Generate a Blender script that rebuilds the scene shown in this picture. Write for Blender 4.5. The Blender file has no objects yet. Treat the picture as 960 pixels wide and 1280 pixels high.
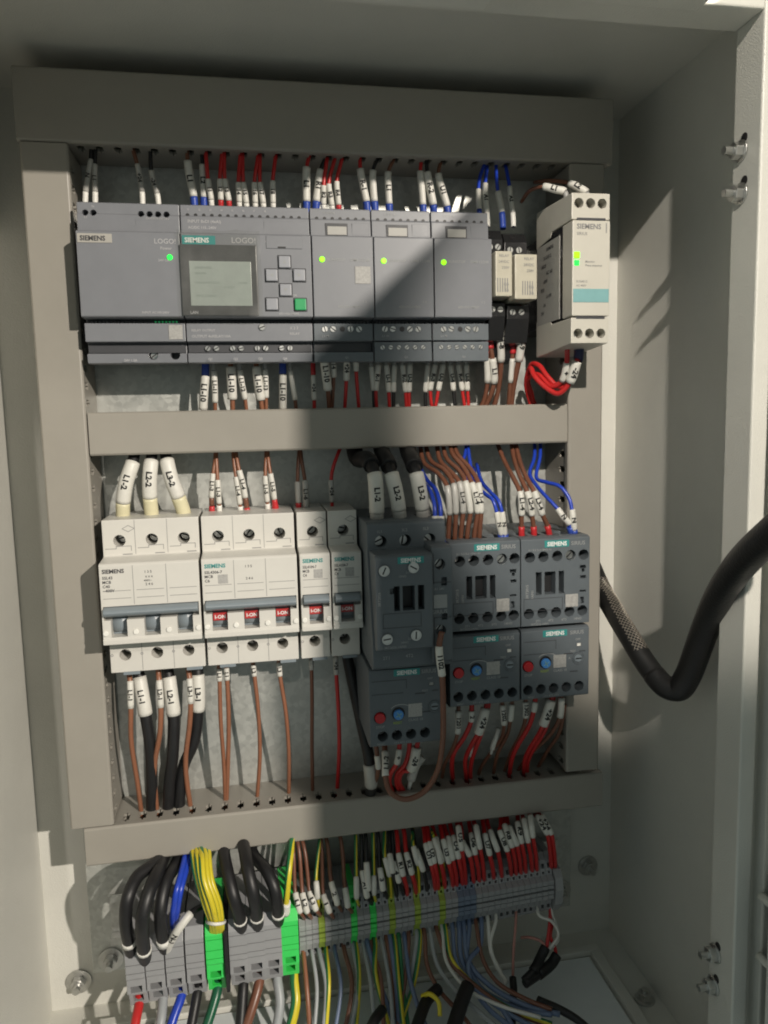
import bpy, bmesh, math, random
from mathutils import Vector, Matrix

# ---------------------------------------------------------------- conventions
# All measures below are millimetres in cabinet space: x = right along the mounting
# plate, d = distance out from the plate towards the open door, z = up.
MM = 0.001
def W3(x, d, z): return Vector((x*MM, -d*MM, z*MM))
random.seed(7)
SC = bpy.context.scene
COL = SC.collection

# ---------------------------------------------------------------- camera
cam_d = bpy.data.cameras.new('camera')
cam = bpy.data.objects.new('camera', cam_d); COL.objects.link(cam)
cam_d.sensor_fit = 'HORIZONTAL'; cam_d.sensor_width = 36.0
cam_d.lens = 36.0*933.14/960.0
cam_d.clip_start = 0.01; cam_d.clip_end = 50
YAW, PITCH, ROLL = 0.1749, -0.1154, -0.0230
def cam_axes():
    sy, cy, sp, cp = math.sin(YAW), math.cos(YAW), math.sin(PITCH), math.cos(PITCH)
    f = Vector((sy*cp, cy*cp, sp)); r = Vector((cy, -sy, 0)); u = r.cross(f)
    c, s = math.cos(ROLL), math.sin(ROLL)
    return c*r + s*u, -s*r + c*u, f
_r, _u, _f = cam_axes()
cam.matrix_world = Matrix.Translation(W3(86.918, 491.79, -62.256)) @ Matrix((
    (_r.x, _u.x, -_f.x, 0), (_r.y, _u.y, -_f.y, 0), (_r.z, _u.z, -_f.z, 0), (0, 0, 0, 1)))
SC.camera = cam
SC.cycles.filter_width = 1.9
SC.cycles.max_bounces = 6; SC.cycles.diffuse_bounces = 4; SC.cycles.glossy_bounces = 3; SC.cycles.transparent_max_bounces = 6
SC.cycles.caustics_reflective = False; SC.cycles.caustics_refractive = False

# ---------------------------------------------------------------- world and lamps
world = bpy.data.worlds.new('World'); SC.world = world; world.use_nodes = True
bg = world.node_tree.nodes['Background']
bg.inputs['Color'].default_value = (0.86, 1.0, 0.96, 1); bg.inputs['Strength'].default_value = 0.215
SC.view_settings.view_transform = 'Standard'; SC.view_settings.look = 'None'
SC.view_settings.exposure = 0.0; SC.view_settings.gamma = 1.0

def aim(o, target):
    o.rotation_euler = (target - o.location).to_track_quat('-Z', 'Y').to_euler()
def spot(name, pos, target, energy, color, half_deg, blend, radius):
    l = bpy.data.lights.new(name, 'SPOT'); l.energy = energy; l.color = color
    l.spot_size = math.radians(2*half_deg); l.spot_blend = blend; l.shadow_soft_size = radius*MM
    o = bpy.data.objects.new(name, l); COL.objects.link(o); o.location = W3(*pos); aim(o, W3(*target))
    return o
# hall lamp over the photographer's right shoulder: it reaches past the open door
spot('hall_lamp', (900, 1550, 478), (60, 40, -180), 142, (1.0, 0.91, 0.80), 24, 0.3, 14)
# hall lamp to the left: reaches the right-hand half of the cabinet
spot('hall_lamp', (0, 1550, 685), (352, 50, -62), 125, (1.0, 0.91, 0.80), 6.2, 0.4, 14)
spot('hall_lamp', (0, 1550, 685), (-25, 50, -190), 18, (1.0, 0.92, 0.82), 5.6, 0.5, 14)

# ---------------------------------------------------------------- materials
MATS = {}
def mat(name, col, rough=0.5, metal=0.0, var=0.06, scale=160.0, bump=0.0, bscale=1500.0, emit=0.0, coat=0.0, spec=0.5, voronoi=False):
    if name in MATS: return MATS[name]
    m = bpy.data.materials.new(name); m.use_nodes = True
    nt = m.node_tree; b = nt.nodes['Principled BSDF']
    b.inputs['Roughness'].default_value = rough; b.inputs['Metallic'].default_value = metal
    b.inputs['Specular IOR Level'].default_value = spec
    b.inputs['Coat Weight'].default_value = coat
    tc = nt.nodes.new('ShaderNodeTexCoord')
    if emit:
        b.inputs['Emission Color'].default_value = (*col, 1); b.inputs['Emission Strength'].default_value = emit
    if voronoi:
        n = nt.nodes.new('ShaderNodeTexVoronoi'); n.inputs['Scale'].default_value = scale
        n2 = nt.nodes.new('ShaderNodeTexNoise'); n2.inputs['Scale'].default_value = scale*0.4; n2.inputs['Detail'].default_value = 4
        nt.links.new(tc.outputs['Object'], n2.inputs['Vector'])
        mixv = nt.nodes.new('ShaderNodeMix'); mixv.data_type = 'FLOAT'; mixv.inputs[0].default_value = 0.6
        sep = nt.nodes.new('ShaderNodeSeparateColor'); nt.links.new(n.outputs['Color'], sep.inputs[0])
        nt.links.new(sep.outputs[0], mixv.inputs[2]); nt.links.new(n2.outputs['Fac'], mixv.inputs[3]); fac = mixv.outputs[0]
    else:
        n = nt.nodes.new('ShaderNodeTexNoise'); n.inputs['Scale'].default_value = scale; n.inputs['Detail'].default_value = 5
        n.inputs['Roughness'].default_value = 0.65; fac = n.outputs['Fac']
    nt.links.new(tc.outputs['Object'], n.inputs['Vector'])
    ramp = nt.nodes.new('ShaderNodeMapRange')
    ramp.inputs['From Min'].default_value = 0.25; ramp.inputs['From Max'].default_value = 0.75
    ramp.inputs['To Min'].default_value = 1-var; ramp.inputs['To Max'].default_value = 1+var
    nt.links.new(fac, ramp.inputs['Value'])
    mul = nt.nodes.new('ShaderNodeVectorMath'); mul.operation = 'SCALE'
    mul.inputs[0].default_value = col; nt.links.new(ramp.outputs['Result'], mul.inputs['Scale'])
    nt.links.new(mul.outputs['Vector'], b.inputs['Base Color'])
    rr = nt.nodes.new('ShaderNodeMapRange')
    rr.inputs['To Min'].default_value = max(0.03, rough-0.08); rr.inputs['To Max'].default_value = min(1, rough+0.08)
    nt.links.new(fac, rr.inputs['Value']); nt.links.new(rr.outputs['Result'], b.inputs['Roughness'])
    if bump:
        bn = nt.nodes.new('ShaderNodeTexNoise'); bn.inputs['Scale'].default_value = bscale; bn.inputs['Detail'].default_value = 2
        nt.links.new(tc.outputs['Object'], bn.inputs['Vector'])
        bp_ = nt.nodes.new('ShaderNodeBump'); bp_.inputs['Strength'].default_value = bump; bp_.inputs['Distance'].default_value = 0.0004
        nt.links.new(bn.outputs['Fac'], bp_.inputs['Height']); nt.links.new(bp_.outputs['Normal'], b.inputs['Normal'])
    MATS[name] = m
    return m

mat('paint', (0.635, 0.63, 0.58), 0.42, var=0.05, scale=18, bump=0.55, bscale=1300)
mat('gland', (0.76, 0.80, 0.81), 0.4, var=0.04, scale=30, bump=0.2, bscale=900)
mat('galvanised', (0.50, 0.51, 0.48), 0.42, metal=0.55, var=0.12, scale=330, voronoi=True, bump=0.08, bscale=400)
mat('duct', (0.295, 0.278, 0.243), 0.45, var=0.03, scale=60, bump=0.06, bscale=1200)
mat('module', (0.195, 0.203, 0.222), 0.42, var=0.04, scale=90, bump=0.08, bscale=2500)
mat('module_dark', (0.05, 0.052, 0.058), 0.5, var=0.05)
mat('mcb', (0.60, 0.587, 0.545), 0.38, var=0.03, scale=70, bump=0.04, bscale=2000)
mat('toggle', (0.20, 0.235, 0.26), 0.35, var=0.04)
mat('contactor', (0.108, 0.126, 0.140), 0.48, var=0.06, scale=120, bump=0.12, bscale=2500)
mat('black', (0.012, 0.012, 0.013), 0.5, var=0.1)
mat('black_gloss', (0.015, 0.015, 0.016), 0.25, var=0.1)
mat('relay_clear', (0.52, 0.49, 0.40), 0.25, var=0.06, scale=200)
mat('label_grey', (0.38, 0.375, 0.35), 0.5, var=0.05)
mat('beige', (0.56, 0.54, 0.475), 0.42, var=0.03, scale=80)
mat('beige_grey', (0.33, 0.325, 0.29), 0.45, var=0.04)
mat('steel', (0.62, 0.62, 0.60), 0.32, metal=1.0, var=0.04, scale=120)
mat('zinc', (0.55, 0.55, 0.53), 0.35, metal=0.9, var=0.15, scale=300)
mat('teal', (0.035, 0.26, 0.25), 0.45)
mat('teal_pale', (0.20, 0.40, 0.41), 0.45)
mat('white_ink', (0.75, 0.76, 0.74), 0.5)
mat('grey_ink', (0.30, 0.31, 0.31), 0.5)
mat('pale_ink', (0.42, 0.42, 0.43), 0.5)
mat('dark_ink', (0.055, 0.055, 0.06), 0.5)
mat('mid_ink', (0.22, 0.22, 0.22), 0.5)
mat('black_ink', (0.01, 0.01, 0.01), 0.5)
mat('brand_plate', (0.40, 0.385, 0.35), 0.5)
mat('pale_square', (0.36, 0.355, 0.34), 0.55, var=0.25, scale=900)
mat('bezel', (0.10, 0.10, 0.10), 0.13, var=0.25, scale=60)
mat('screen', (0.35, 0.39, 0.37), 0.16, var=0.10, scale=60)
mat('screen_ink', (0.29, 0.33, 0.31), 0.3)
mat('key', (0.30, 0.31, 0.34), 0.4)
mat('key_green', (0.02, 0.33, 0.11), 0.4)
mat('led_green', (0.015, 0.80, 0.06), 0.4, emit=1.5)
mat('led_lime', (0.26, 0.95, 0.005), 0.4, emit=1.2)
mat('led_green_dim', (0.02, 0.40, 0.12), 0.4, emit=0.25)
mat('red_button', (0.45, 0.015, 0.02), 0.35)
mat('red_label', (0.42, 0.035, 0.035), 0.45)
mat('blue_dial', (0.06, 0.24, 0.60), 0.35)
mat('term', (0.30, 0.305, 0.315), 0.45, var=0.04)
mat('term_blue', (0.15, 0.19, 0.26), 0.45)
mat('term_green', (0.05, 0.66, 0.12), 0.4)
mat('term_yellow', (0.30, 0.40, 0.06), 0.4)
mat('sleeve', (0.64, 0.63, 0.58), 0.45, var=0.05, scale=400)
mat('sleeve_clear', (0.46, 0.45, 0.42), 0.3, var=0.08, scale=400)
mat('cream', (0.66, 0.62, 0.42), 0.4, var=0.05)
mat('f_white', (0.78, 0.77, 0.72), 0.4)
mat('f_blue', (0.03, 0.07, 0.36), 0.35)
mat('f_navy', (0.012, 0.018, 0.075), 0.35)
mat('f_red', (0.50, 0.03, 0.035), 0.35)
mat('f_grey', (0.32, 0.32, 0.31), 0.4)
mat('w_red', (0.50, 0.022, 0.022), 0.34, var=0.08)
mat('w_brown', (0.17, 0.070, 0.042), 0.36, var=0.10)
mat('w_brown_light', (0.25, 0.105, 0.058), 0.36, var=0.10)
mat('w_black', (0.012, 0.012, 0.013), 0.46, var=0.1)
mat('w_blue', (0.018, 0.055, 0.44), 0.32, var=0.08)
mat('w_slate', (0.12, 0.165, 0.27), 0.36, var=0.08)
mat('w_grey', (0.33, 0.35, 0.36), 0.4)
mat('w_white', (0.62, 0.61, 0.57), 0.4)
mat('w_yellow', (0.62, 0.52, 0.03), 0.34)
mat('w_green', (0.02, 0.17, 0.06), 0.34)
mat('w_pink', (0.42, 0.20, 0.17), 0.4)
mat('w_darkgreen', (0.012, 0.10, 0.05), 0.34)
mat('heat_shrink', (0.010, 0.010, 0.011), 0.55, var=0.2)
mat('cable_wrap', (0.007, 0.007, 0.0075), 0.48, var=0.15, scale=60, bump=0.5, bscale=700)
mat('braid', (0.010, 0.010, 0.010), 0.45, var=0.3)
mat('braid_glint', (0.42, 0.38, 0.32), 0.3, metal=0.6)
mat('rubber', (0.02, 0.022, 0.02), 0.7)

# ---------------------------------------------------------------- mesh helpers
TEXT_CACHE = {}
def glyphs(s, bold):
    k = (s, bold)
    if k not in TEXT_CACHE:
        c = bpy.data.curves.new('t', 'FONT'); c.body = s; c.size = 1.0; c.offset = bold; c.resolution_u = 2
        c.fill_mode = 'FRONT'
        o = bpy.data.objects.new('t', c); COL.objects.link(o)
        me = bpy.data.meshes.new_from_object(o.evaluated_get(bpy.context.evaluated_depsgraph_get()))
        vs = [(v.co.x, v.co.y) for v in me.vertices]; fs = [tuple(p.vertices) for p in me.polygons]
        bpy.data.objects.remove(o); bpy.data.curves.remove(c); bpy.data.meshes.remove(me)
        x0 = min(v[0] for v in vs); x1 = max(v[0] for v in vs)
        TEXT_CACHE[k] = ([((v[0]-x0), v[1]) for v in vs], fs, x1-x0)
    return TEXT_CACHE[k]

FINE_CACHE = {}
def fine_glyphs(s, bold):
    """lettering cut into small faces so that it can bend round a sleeve"""
    if (s, bold) not in FINE_CACHE:
        vs, fs, w = glyphs(s, bold); bm = bmesh.new(); bv = [bm.verts.new((a, b, 0)) for a, b in vs]
        for f in fs:
            try: bm.faces.new([bv[i] for i in f])
            except ValueError: pass
        for _ in range(3):
            bmesh.ops.triangulate(bm, faces=bm.faces)
            es = [e for e in bm.edges if e.calc_length() > .17]
            if not es: break
            bmesh.ops.subdivide_edges(bm, edges=es, cuts=1)
        bmesh.ops.triangulate(bm, faces=bm.faces); bm.verts.index_update()
        FINE_CACHE[(s, bold)] = ([(v.co.x, v.co.y) for v in bm.verts], [tuple(v.index for v in f.verts) for f in bm.faces], w); bm.free()
    return FINE_CACHE[(s, bold)]

def catmull(pts, k):
    pts = [Vector(p) for p in pts]; out = []
    n = len(pts)
    if n == 2:
        return [pts[0].lerp(pts[1], i/k) for i in range(k+1)]
    for i in range(n-1):
        p0 = pts[i-1] if i > 0 else pts[0]*2 - pts[1]
        p1, p2 = pts[i], pts[i+1]
        p3 = pts[i+2] if i+2 < n else pts[-1]*2 - pts[-2]
        # centripetal parametrisation keeps bends free of overshoot
        t0 = 0; t1 = t0 + max((p1-p0).length, 1e-6)**0.5; t2 = t1 + max((p2-p1).length, 1e-6)**0.5; t3 = t2 + max((p3-p2).length, 1e-6)**0.5
        for j in range(k):
            t = t1 + (t2-t1)*j/k
            a1 = p0*((t1-t)/(t1-t0)) + p1*((t-t0)/(t1-t0)); a2 = p1*((t2-t)/(t2-t1)) + p2*((t-t1)/(t2-t1)); a3 = p2*((t3-t)/(t3-t2)) + p3*((t-t2)/(t3-t2))
            b1 = a1*((t2-t)/(t2-t0)) + a2*((t-t0)/(t2-t0)); b2 = a2*((t3-t)/(t3-t1)) + a3*((t-t1)/(t3-t1))
            out.append(b1*((t2-t)/(t2-t1)) + b2*((t-t1)/(t2-t1)))
    out.append(pts[-1]); return out

class M:
    """collects shapes in millimetres (x, d, z), relative to an origin, and links them as one mesh"""
    def __init__(s, org=(0, 0, 0)): s.v = []; s.f = []; s.mi = []; s.o = org; s.sm = []
    def add(s, vs, fs, mi=0, smooth=False):
        n = len(s.v); s.v += vs
        for f in fs: s.f.append(tuple(i+n for i in f)); s.mi.append(mi); s.sm.append(smooth)
        return s
    def box(s, x0, x1, d0, d1, z0, z1, mi=0):
        return s.add([(x0,d0,z0),(x1,d0,z0),(x1,d1,z0),(x0,d1,z0),(x0,d0,z1),(x1,d0,z1),(x1,d1,z1),(x0,d1,z1)],
                     [(0,1,2,3),(4,5,6,7),(0,1,5,4),(1,2,6,5),(2,3,7,6),(3,0,4,7)], mi)
    def prism(s, prof, x0, x1, mi=0):
        n = len(prof)
        vs = [(x0, d, z) for d, z in prof] + [(x1, d, z) for d, z in prof]
        fs = [tuple(range(n)), tuple(range(n, 2*n))] + [(i, (i+1) % n, n+(i+1) % n, n+i) for i in range(n)]
        return s.add(vs, fs, mi)
    def prism_z(s, prof, z0, z1, mi=0):     # profile in (x, d)
        n = len(prof)
        vs = [(x, d, z0) for x, d in prof] + [(x, d, z1) for x, d in prof]
        fs = [tuple(range(n)), tuple(range(n, 2*n))] + [(i, (i+1) % n, n+(i+1) % n, n+i) for i in range(n)]
        return s.add(vs, fs, mi)
    def cyl(s, cx, cz, d0, d1, r, n=16, r2=None, mi=0):   # axis along d
        r2 = r if r2 is None else r2
        vs = [(cx+r*math.cos(a), d0, cz+r*math.sin(a)) for a in (2*math.pi*i/n for i in range(n))]
        vs += [(cx+r2*math.cos(a), d1, cz+r2*math.sin(a)) for a in (2*math.pi*i/n for i in range(n))]
        s.add(vs, [tuple(range(n)), tuple(range(n, 2*n))], mi)
        m = len(s.v)-2*n
        for i in range(n): s.f.append((m+i, m+(i+1) % n, m+n+(i+1) % n, m+n+i)); s.mi.append(mi); s.sm.append(True)
        return s
    def ring(s, cx, cz, d0, d1, r0, r1, n=20, mi=0):      # annulus, axis along d
        vs = []
        for d in (d0, d1):
            for r in (r0, r1): vs += [(cx+r*math.cos(2*math.pi*i/n), d, cz+r*math.sin(2*math.pi*i/n)) for i in range(n)]
        fs = []
        for i in range(n):
            j = (i+1) % n
            fs += [(i, j, n+j, n+i), (2*n+i, 2*n+j, 3*n+j, 3*n+i), (i, j, 2*n+j, 2*n+i), (n+i, n+j, 3*n+j, 3*n+i)]
        return s.add(vs, fs, mi)
    def tube(s, path, r, n=8, stripe=None, cap=True, twist=0.0):
        path = [Vector(p) for p in path]; up = Vector((0, 1, 0)); vs = []; N = len(path)
        rr = r if isinstance(r, (list, tuple)) else [r]*N
        for i, p in enumerate(path):
            t = (path[min(i+1, N-1)] - path[max(i-1, 0)])
            t = t.normalized() if t.length > 1e-9 else Vector((0, 0, 1))
            side = t.cross(up)
            if side.length < 1e-3: side = Vector((1, 0, 0))
            side.normalize(); fr = side.cross(t).normalized()
            for j in range(n):
                a = 2*math.pi*j/n + twist*i
                vs.append(tuple(p + rr[i]*(math.cos(a)*side + math.sin(a)*fr)))
        m = len(s.v); s.v += vs
        for i in range(N-1):
            for j in range(n):
                k = (j+1) % n
                s.f.append((m+i*n+j, m+i*n+k, m+(i+1)*n+k, m+(i+1)*n+j)); s.sm.append(True)
                s.mi.append(1 if stripe and j in stripe else 0)
        if cap:
            s.f.append(tuple(range(m, m+n))); s.mi.append(0); s.sm.append(False)
            s.f.append(tuple(range(m+(N-1)*n, m+N*n))); s.mi.append(0); s.sm.append(False)
        return s
    def text(s, t, x, d, z, h, bold=0.012, align='L', rot=0.0, wide=1.0, mi=0):
        vs, fs, w = glyphs(t, bold); k = h/0.70
        off = {'L': 0, 'C': -w/2, 'R': -w}[align]; c, si = math.cos(rot), math.sin(rot)
        out = []
        for a, b in vs:
            a = (a+off)*k*wide; b = b*k
            out.append((x + a*c - b*si, d, z + a*si + b*c))
        return s.add(out, fs, mi)
    def build(s, name, mats, parent=None, bevel=0.0, seg=2, cut=None, angle=30):
        if isinstance(mats, str): mats = [mats]
        bm = bmesh.new(); o = s.o
        bv = [bm.verts.new(W3(x-o[0], d-o[1], z-o[2])) for x, d, z in s.v]
        for f, mi, sm in zip(s.f, s.mi, s.sm):
            try:
                fc = bm.faces.new([bv[i] for i in f]); fc.material_index = mi; fc.smooth = sm
            except ValueError: pass
        flat = name == 'lettering'
        if not flat: bmesh.ops.recalc_face_normals(bm, faces=bm.faces)
        if bevel:
            es = [e for e in bm.edges if len(e.link_faces) == 2 and e.calc_face_angle(0) > math.radians(angle)]
            bmesh.ops.bevel(bm, geom=es, offset=bevel*MM, segments=seg, affect='EDGES', clamp_overlap=True, profile=0.6)
        me = bpy.data.meshes.new(name); bm.to_mesh(me); bm.free()
        for m_ in mats: me.materials.append(MATS[m_])
        if cut is not None: me = boolean_cut(me, cut, name, o)
        ob = link(name, me, parent)
        if name in FINE: ob['kind'] = 'stuff'
        return ob

# fine joined detail, too small to pick apart singly
FINE = {'seam_lines', 'printed_lines', 'terminal_holes', 'indicator_row', 'vent_strip', 'braid_strands'}
def link(name, me, parent=None):
    o = bpy.data.objects.new(name, me); COL.objects.link(o)
    if parent is not None: o.parent = parent
    return o

def boolean_cut(me, cutter, name, org):
    a = bpy.data.objects.new('a', me); COL.objects.link(a)
    bm = bmesh.new()
    bv = [bm.verts.new(W3(x-org[0], d-org[1], z-org[2])) for x, d, z in cutter.v]
    for f in cutter.f:
        try: bm.faces.new([bv[i] for i in f])
        except ValueError: pass
    bmesh.ops.recalc_face_normals(bm, faces=bm.faces)
    mc = bpy.data.meshes.new('c'); bm.to_mesh(mc); bm.free()
    b = bpy.data.objects.new('c', mc); COL.objects.link(b)
    md = a.modifiers.new('b', 'BOOLEAN'); md.operation = 'DIFFERENCE'; md.object = b; md.solver = 'EXACT'; md.use_self = True
    bpy.context.view_layer.update()
    dg = bpy.context.evaluated_depsgraph_get(); dg.update()
    out = bpy.data.meshes.new_from_object(a.evaluated_get(dg)); out.name = name
    bpy.data.objects.remove(a); bpy.data.objects.remove(b); bpy.data.meshes.remove(mc)
    return out

def thing(name, label, cat, org, group=None):
    o = bpy.data.objects.new(name, None); COL.objects.link(o)
    o.empty_display_size = 0.005
    o.location = W3(*org); tag(o, label, cat, group); return o
def tag(o, label, cat, group=None):
    o['label'] = label; o['category'] = cat
    if group: o['group'] = group
    return o
ORD = ['leftmost', 'second', 'third', 'fourth', 'fifth', 'sixth', 'seventh', 'eighth', 'ninth', 'tenth', 'eleventh', 'twelfth', 'thirteenth',
       'fourteenth', 'fifteenth', 'sixteenth', 'seventeenth', 'eighteenth', 'nineteenth', 'twentieth', 'twenty-first', 'twenty-second',
       'twenty-third', 'twenty-fourth', 'twenty-fifth', 'twenty-sixth', 'twenty-seventh', 'twenty-eighth', 'twenty-ninth', 'thirtieth',
       'thirty-first', 'thirty-second', 'thirty-third', 'thirty-fourth', 'thirty-fifth', 'thirty-sixth', 'thirty-seventh', 'thirty-eighth',
       'thirty-ninth', 'fortieth', 'forty-first', 'forty-second', 'forty-third', 'forty-fourth', 'forty-fifth']
def nth(i): return ORD[i] if i == 0 else ORD[i] + ' from left'

# ---------------------------------------------------------------- the cabinet
XL, XR, ZB, ZT, DB = -66.0, 352.0, -464.0, 147.0, -22.0
FI, FD0, FD1 = 22.0, 138.5, 160.0          # inward step of the front frame and its depth
cab = thing('electrical_cabinet', 'pale grey painted steel cabinet shell standing open around all the devices', 'cabinet', (143, 0, ZB))
cab_o = (143, 0, ZB)
def cb(): return M(cab_o)
cb().box(XL-1.5, XR+1.5, DB-1.5, DB, ZB-1.5, ZT+1.5).build('back_wall', 'paint', cab)
cb().box(XL-1.5, XL, DB+.05, FD0, ZB, ZT).build('side_wall', 'paint', cab)
cb().box(XR, XR+1.5, DB+.05, FD0, ZB, ZT).build('side_wall', 'paint', cab)
cb().box(XL-1.5, XR+1.5, DB+.05, FD0, ZT, ZT+1.5).build('top_wall', 'paint', cab)
cb().box(XL-1.5, XR+1.5, DB+.05, FD0, ZB-1.5, ZB).build('floor_panel', 'paint', cab)
# front frame: inward step, forward flange and rounded outward return on each side
def lip(prof, along, a0, a1, name='front_frame'):
    m = cb(); n = len(prof)
    if along == 'z':
        vs = [(x, d, a0) for x, d in prof] + [(x, d, a1) for x, d in prof]
    else:
        vs = [(a0, d, z) for z, d in prof] + [(a1, d, z) for z, d in prof]
    m.add(vs, [tuple(range(n)), tuple(range(n, 2*n))] + [(i, (i+1) % n, n+(i+1) % n, n+i) for i in range(n)])
    return m.build(name, 'paint', cab, bevel=1.6, seg=4, angle=50)
def lip_prof(w, s):      # w: wall coordinate, s: +1 when the opening lies towards smaller coordinates
    i = w - s*FI
    return [(w+s*1.5, FD0), (i, FD0), (i, FD1), (i+s*9, FD1), (i+s*9, FD1-6), (i+s*14, FD1-6), (i+s*14, FD1+3), (w+s*3, FD1+3), (w+s*3, FD0+.0)]
lip(lip_prof(XR, 1), 'z', ZB-3.2, ZT+3.2)
lip(lip_prof(XL, -1), 'z', ZB-3.2, ZT+3.2)
lip(lip_prof(ZT, 1), 'x', XL+FI, XR-FI)
lip(lip_prof(ZB, -1), 'x', XL+FI, XR-FI)
cb().box(XL+FI, 195, FD1+.1, FD1+14, ZT-FI-10.5, ZT+2.4).build('added_shade_lip', 'paint', cab, bevel=.8)  # lip added out of view, in two lengths, to lower the top shadow
cb().box(195.2, 295, FD1+.1, FD1+11, ZT-FI-4, ZT+2.4).build('added_shade_lip', 'paint', cab, bevel=.8)
# studs with nuts through the right-hand flange (hinge fixings)
for dz in ((144.5, 67.2), (145.5, 46.9), (143.5, -358.4), (142.9, -378.3)):
    d0, z0 = dz
    m = M(cab_o); xi = XR-FI
    def cylx(m, cd, cz, x0, x1, r, n=12, mi=0, ph=0):
        vs = [(x, cd+r*math.cos(2*math.pi*i/n+ph), cz+r*math.sin(2*math.pi*i/n+ph)) for x in (x0, x1) for i in range(n)]
        m.add(vs, [tuple(range(n)), tuple(range(n, 2*n))] + [(i, (i+1) % n, n+(i+1) % n, n+i) for i in range(n)], mi)
    cylx(m, d0+1, z0, xi-1.0, xi, 5.2, 18); cylx(m, d0+1, z0, xi-5, xi-1, 4.1, 6, ph=.3)
    nut = m.build('nut', 'steel', cab, bevel=.3)
    m = M(cab_o); cylx(m, d0+1, z0, xi-9.5, xi-5, 2.0, 10); m.build('stud', 'steel', nut)
    m = M(cab_o); cylx(m, d0+3.2, z0+5.6, xi-.3, xi+.2, 2.3, 12); m.build('hole', 'black', nut)
# gland plate in the floor with its raised frame, floor and wall bolts
g = cb(); gx0, gx1, gd0, gd1 = -30, 322, 6, 126
for (a, b, c, d_) in ((gx0-9, gx1+9, gd0-8, gd0-1), (gx0-9, gx1+9, gd1+1, gd1+8), (gx0-9, gx0-1, gd0-1, gd1+1), (gx1+1, gx1+9, gd0-1, gd1+1)):
    g.box(a, b, c, d_, ZB, ZB+5)
g.build('gland_frame', 'paint', cab, bevel=.8)
cb().box(gx0+1, gx1-1, gd0+1, gd1-1, ZB, ZB+2.2).build('gland_plate', 'gland', cab, bevel=.6)
def bolt_up(x, d, z, r, h, parent, org, name='bolt'):
    m = M(org); n = 16
    for (z0, z1, rr, k) in ((z, z+1.2, r*1.5, 20), (z+1.2, z+h, r, 6), (z+h, z+h+2.5, r*.5, 10)):
        vs = [(x+rr*math.cos(2*math.pi*i/k), d+rr*math.sin(2*math.pi*i/k), zz) for zz in (z0, z1) for i in range(k)]
        m.add(vs, [tuple(range(k)), tuple(range(k, 2*k))] + [(i, (i+1) % k, k+(i+1) % k, k+i) for i in range(k)])
    return m.build(name, 'zinc', parent, bevel=.25)
bolt_up(341, 52, ZB, 4.6, 6, cab, cab_o); bolt_up(338, 112, ZB, 4.6, 6, cab, cab_o)
def bolt_out(x, z, d, r, parent, org, name='bolt'):
    m = M(org)
    m.cyl(x, z, d, d+1.4, r*1.75, 24); m.cyl(x, z, d+1.4, d+5.5, r, 6); m.cyl(x, z, d+5.5, d+11, r*.52, 12)
    return m.build(name, 'zinc', parent, bevel=.25)
bolt_out(-47, -444, DB, 5.0, cab, cab_o); bolt_out(333, -408, DB, 4.5, cab, cab_o)
# hinge leaves at the lower right
h = cb(); h.box(348, 356, 163, 176, -395, -300); h.build('hinge_leaf', 'rubber', cab, bevel=1)
for zc in (-318, -352):
    pts = [(349+7*math.cos(a), 164+12*math.sin(a), zc-5*math.cos(a)) for a in (math.pi*i/8 for i in range(9))]
    cb().tube(pts, 2.4, 8).build('hinge_arm', 'paint', cab)

# mounting plate
plate_o = (138, 0, -424)
plate = thing('mounting_plate', 'galvanised steel mounting plate carrying the wire ducts and devices', 'mounting plate', plate_o)
M(plate_o).box(-32, 309, -2.5, 0, -424, 116).build('plate_sheet', 'galvanised', plate, bevel=.4)
for x, z in ((-19.9, -414.8), (300.8, -410)): bolt_out(x, z, 0, 4.6, plate, plate_o)
for z in (108,):
    for x in (-19.9, 299): bolt_out(x, z, 0, 4.6, plate, plate_o)

# cabinet door, swung open past a right angle beyond the right edge of the picture
door_o = (352, 168, ZB)
door = thing('cabinet_door', 'open cabinet door swung out beyond the right edge', 'door', door_o)
def door_pt(u, t, z):   # u along the door, t thickness outwards
    a = math.radians(82.0); dx, dd = math.cos(a), math.sin(a)
    return (352 + u*dx + t*dd, 168 + u*dd - t*dx, z)
def door_box(u0, u1, t0, t1, z0, z1, name, matn):
    m = M(door_o); c = [door_pt(u, t, z) for z in (z0, z1) for (u, t) in ((u0, t0), (u1, t0), (u1, t1), (u0, t1))]
    m.add(c, [(0,1,2,3),(4,5,6,7),(0,1,5,4),(1,2,6,5),(2,3,7,6),(3,0,4,7)]); m.build(name, matn, door, bevel=.5)
door_box(8, 402, 0, 1.5, ZB-2, ZT+4, 'door_skin', 'paint')
door_box(8, 10, -18, 0, ZB-2, ZT+4, 'door_edge', 'paint'); door_box(400, 402, -18, 0, ZB-2, ZT+4, 'door_edge', 'paint')
door_box(10, 400, -18, 0, ZT+2.5, ZT+4, 'door_edge', 'paint'); door_box(10, 400, -18, 0, ZB-2, ZB-.5, 'door_edge', 'paint')

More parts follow.
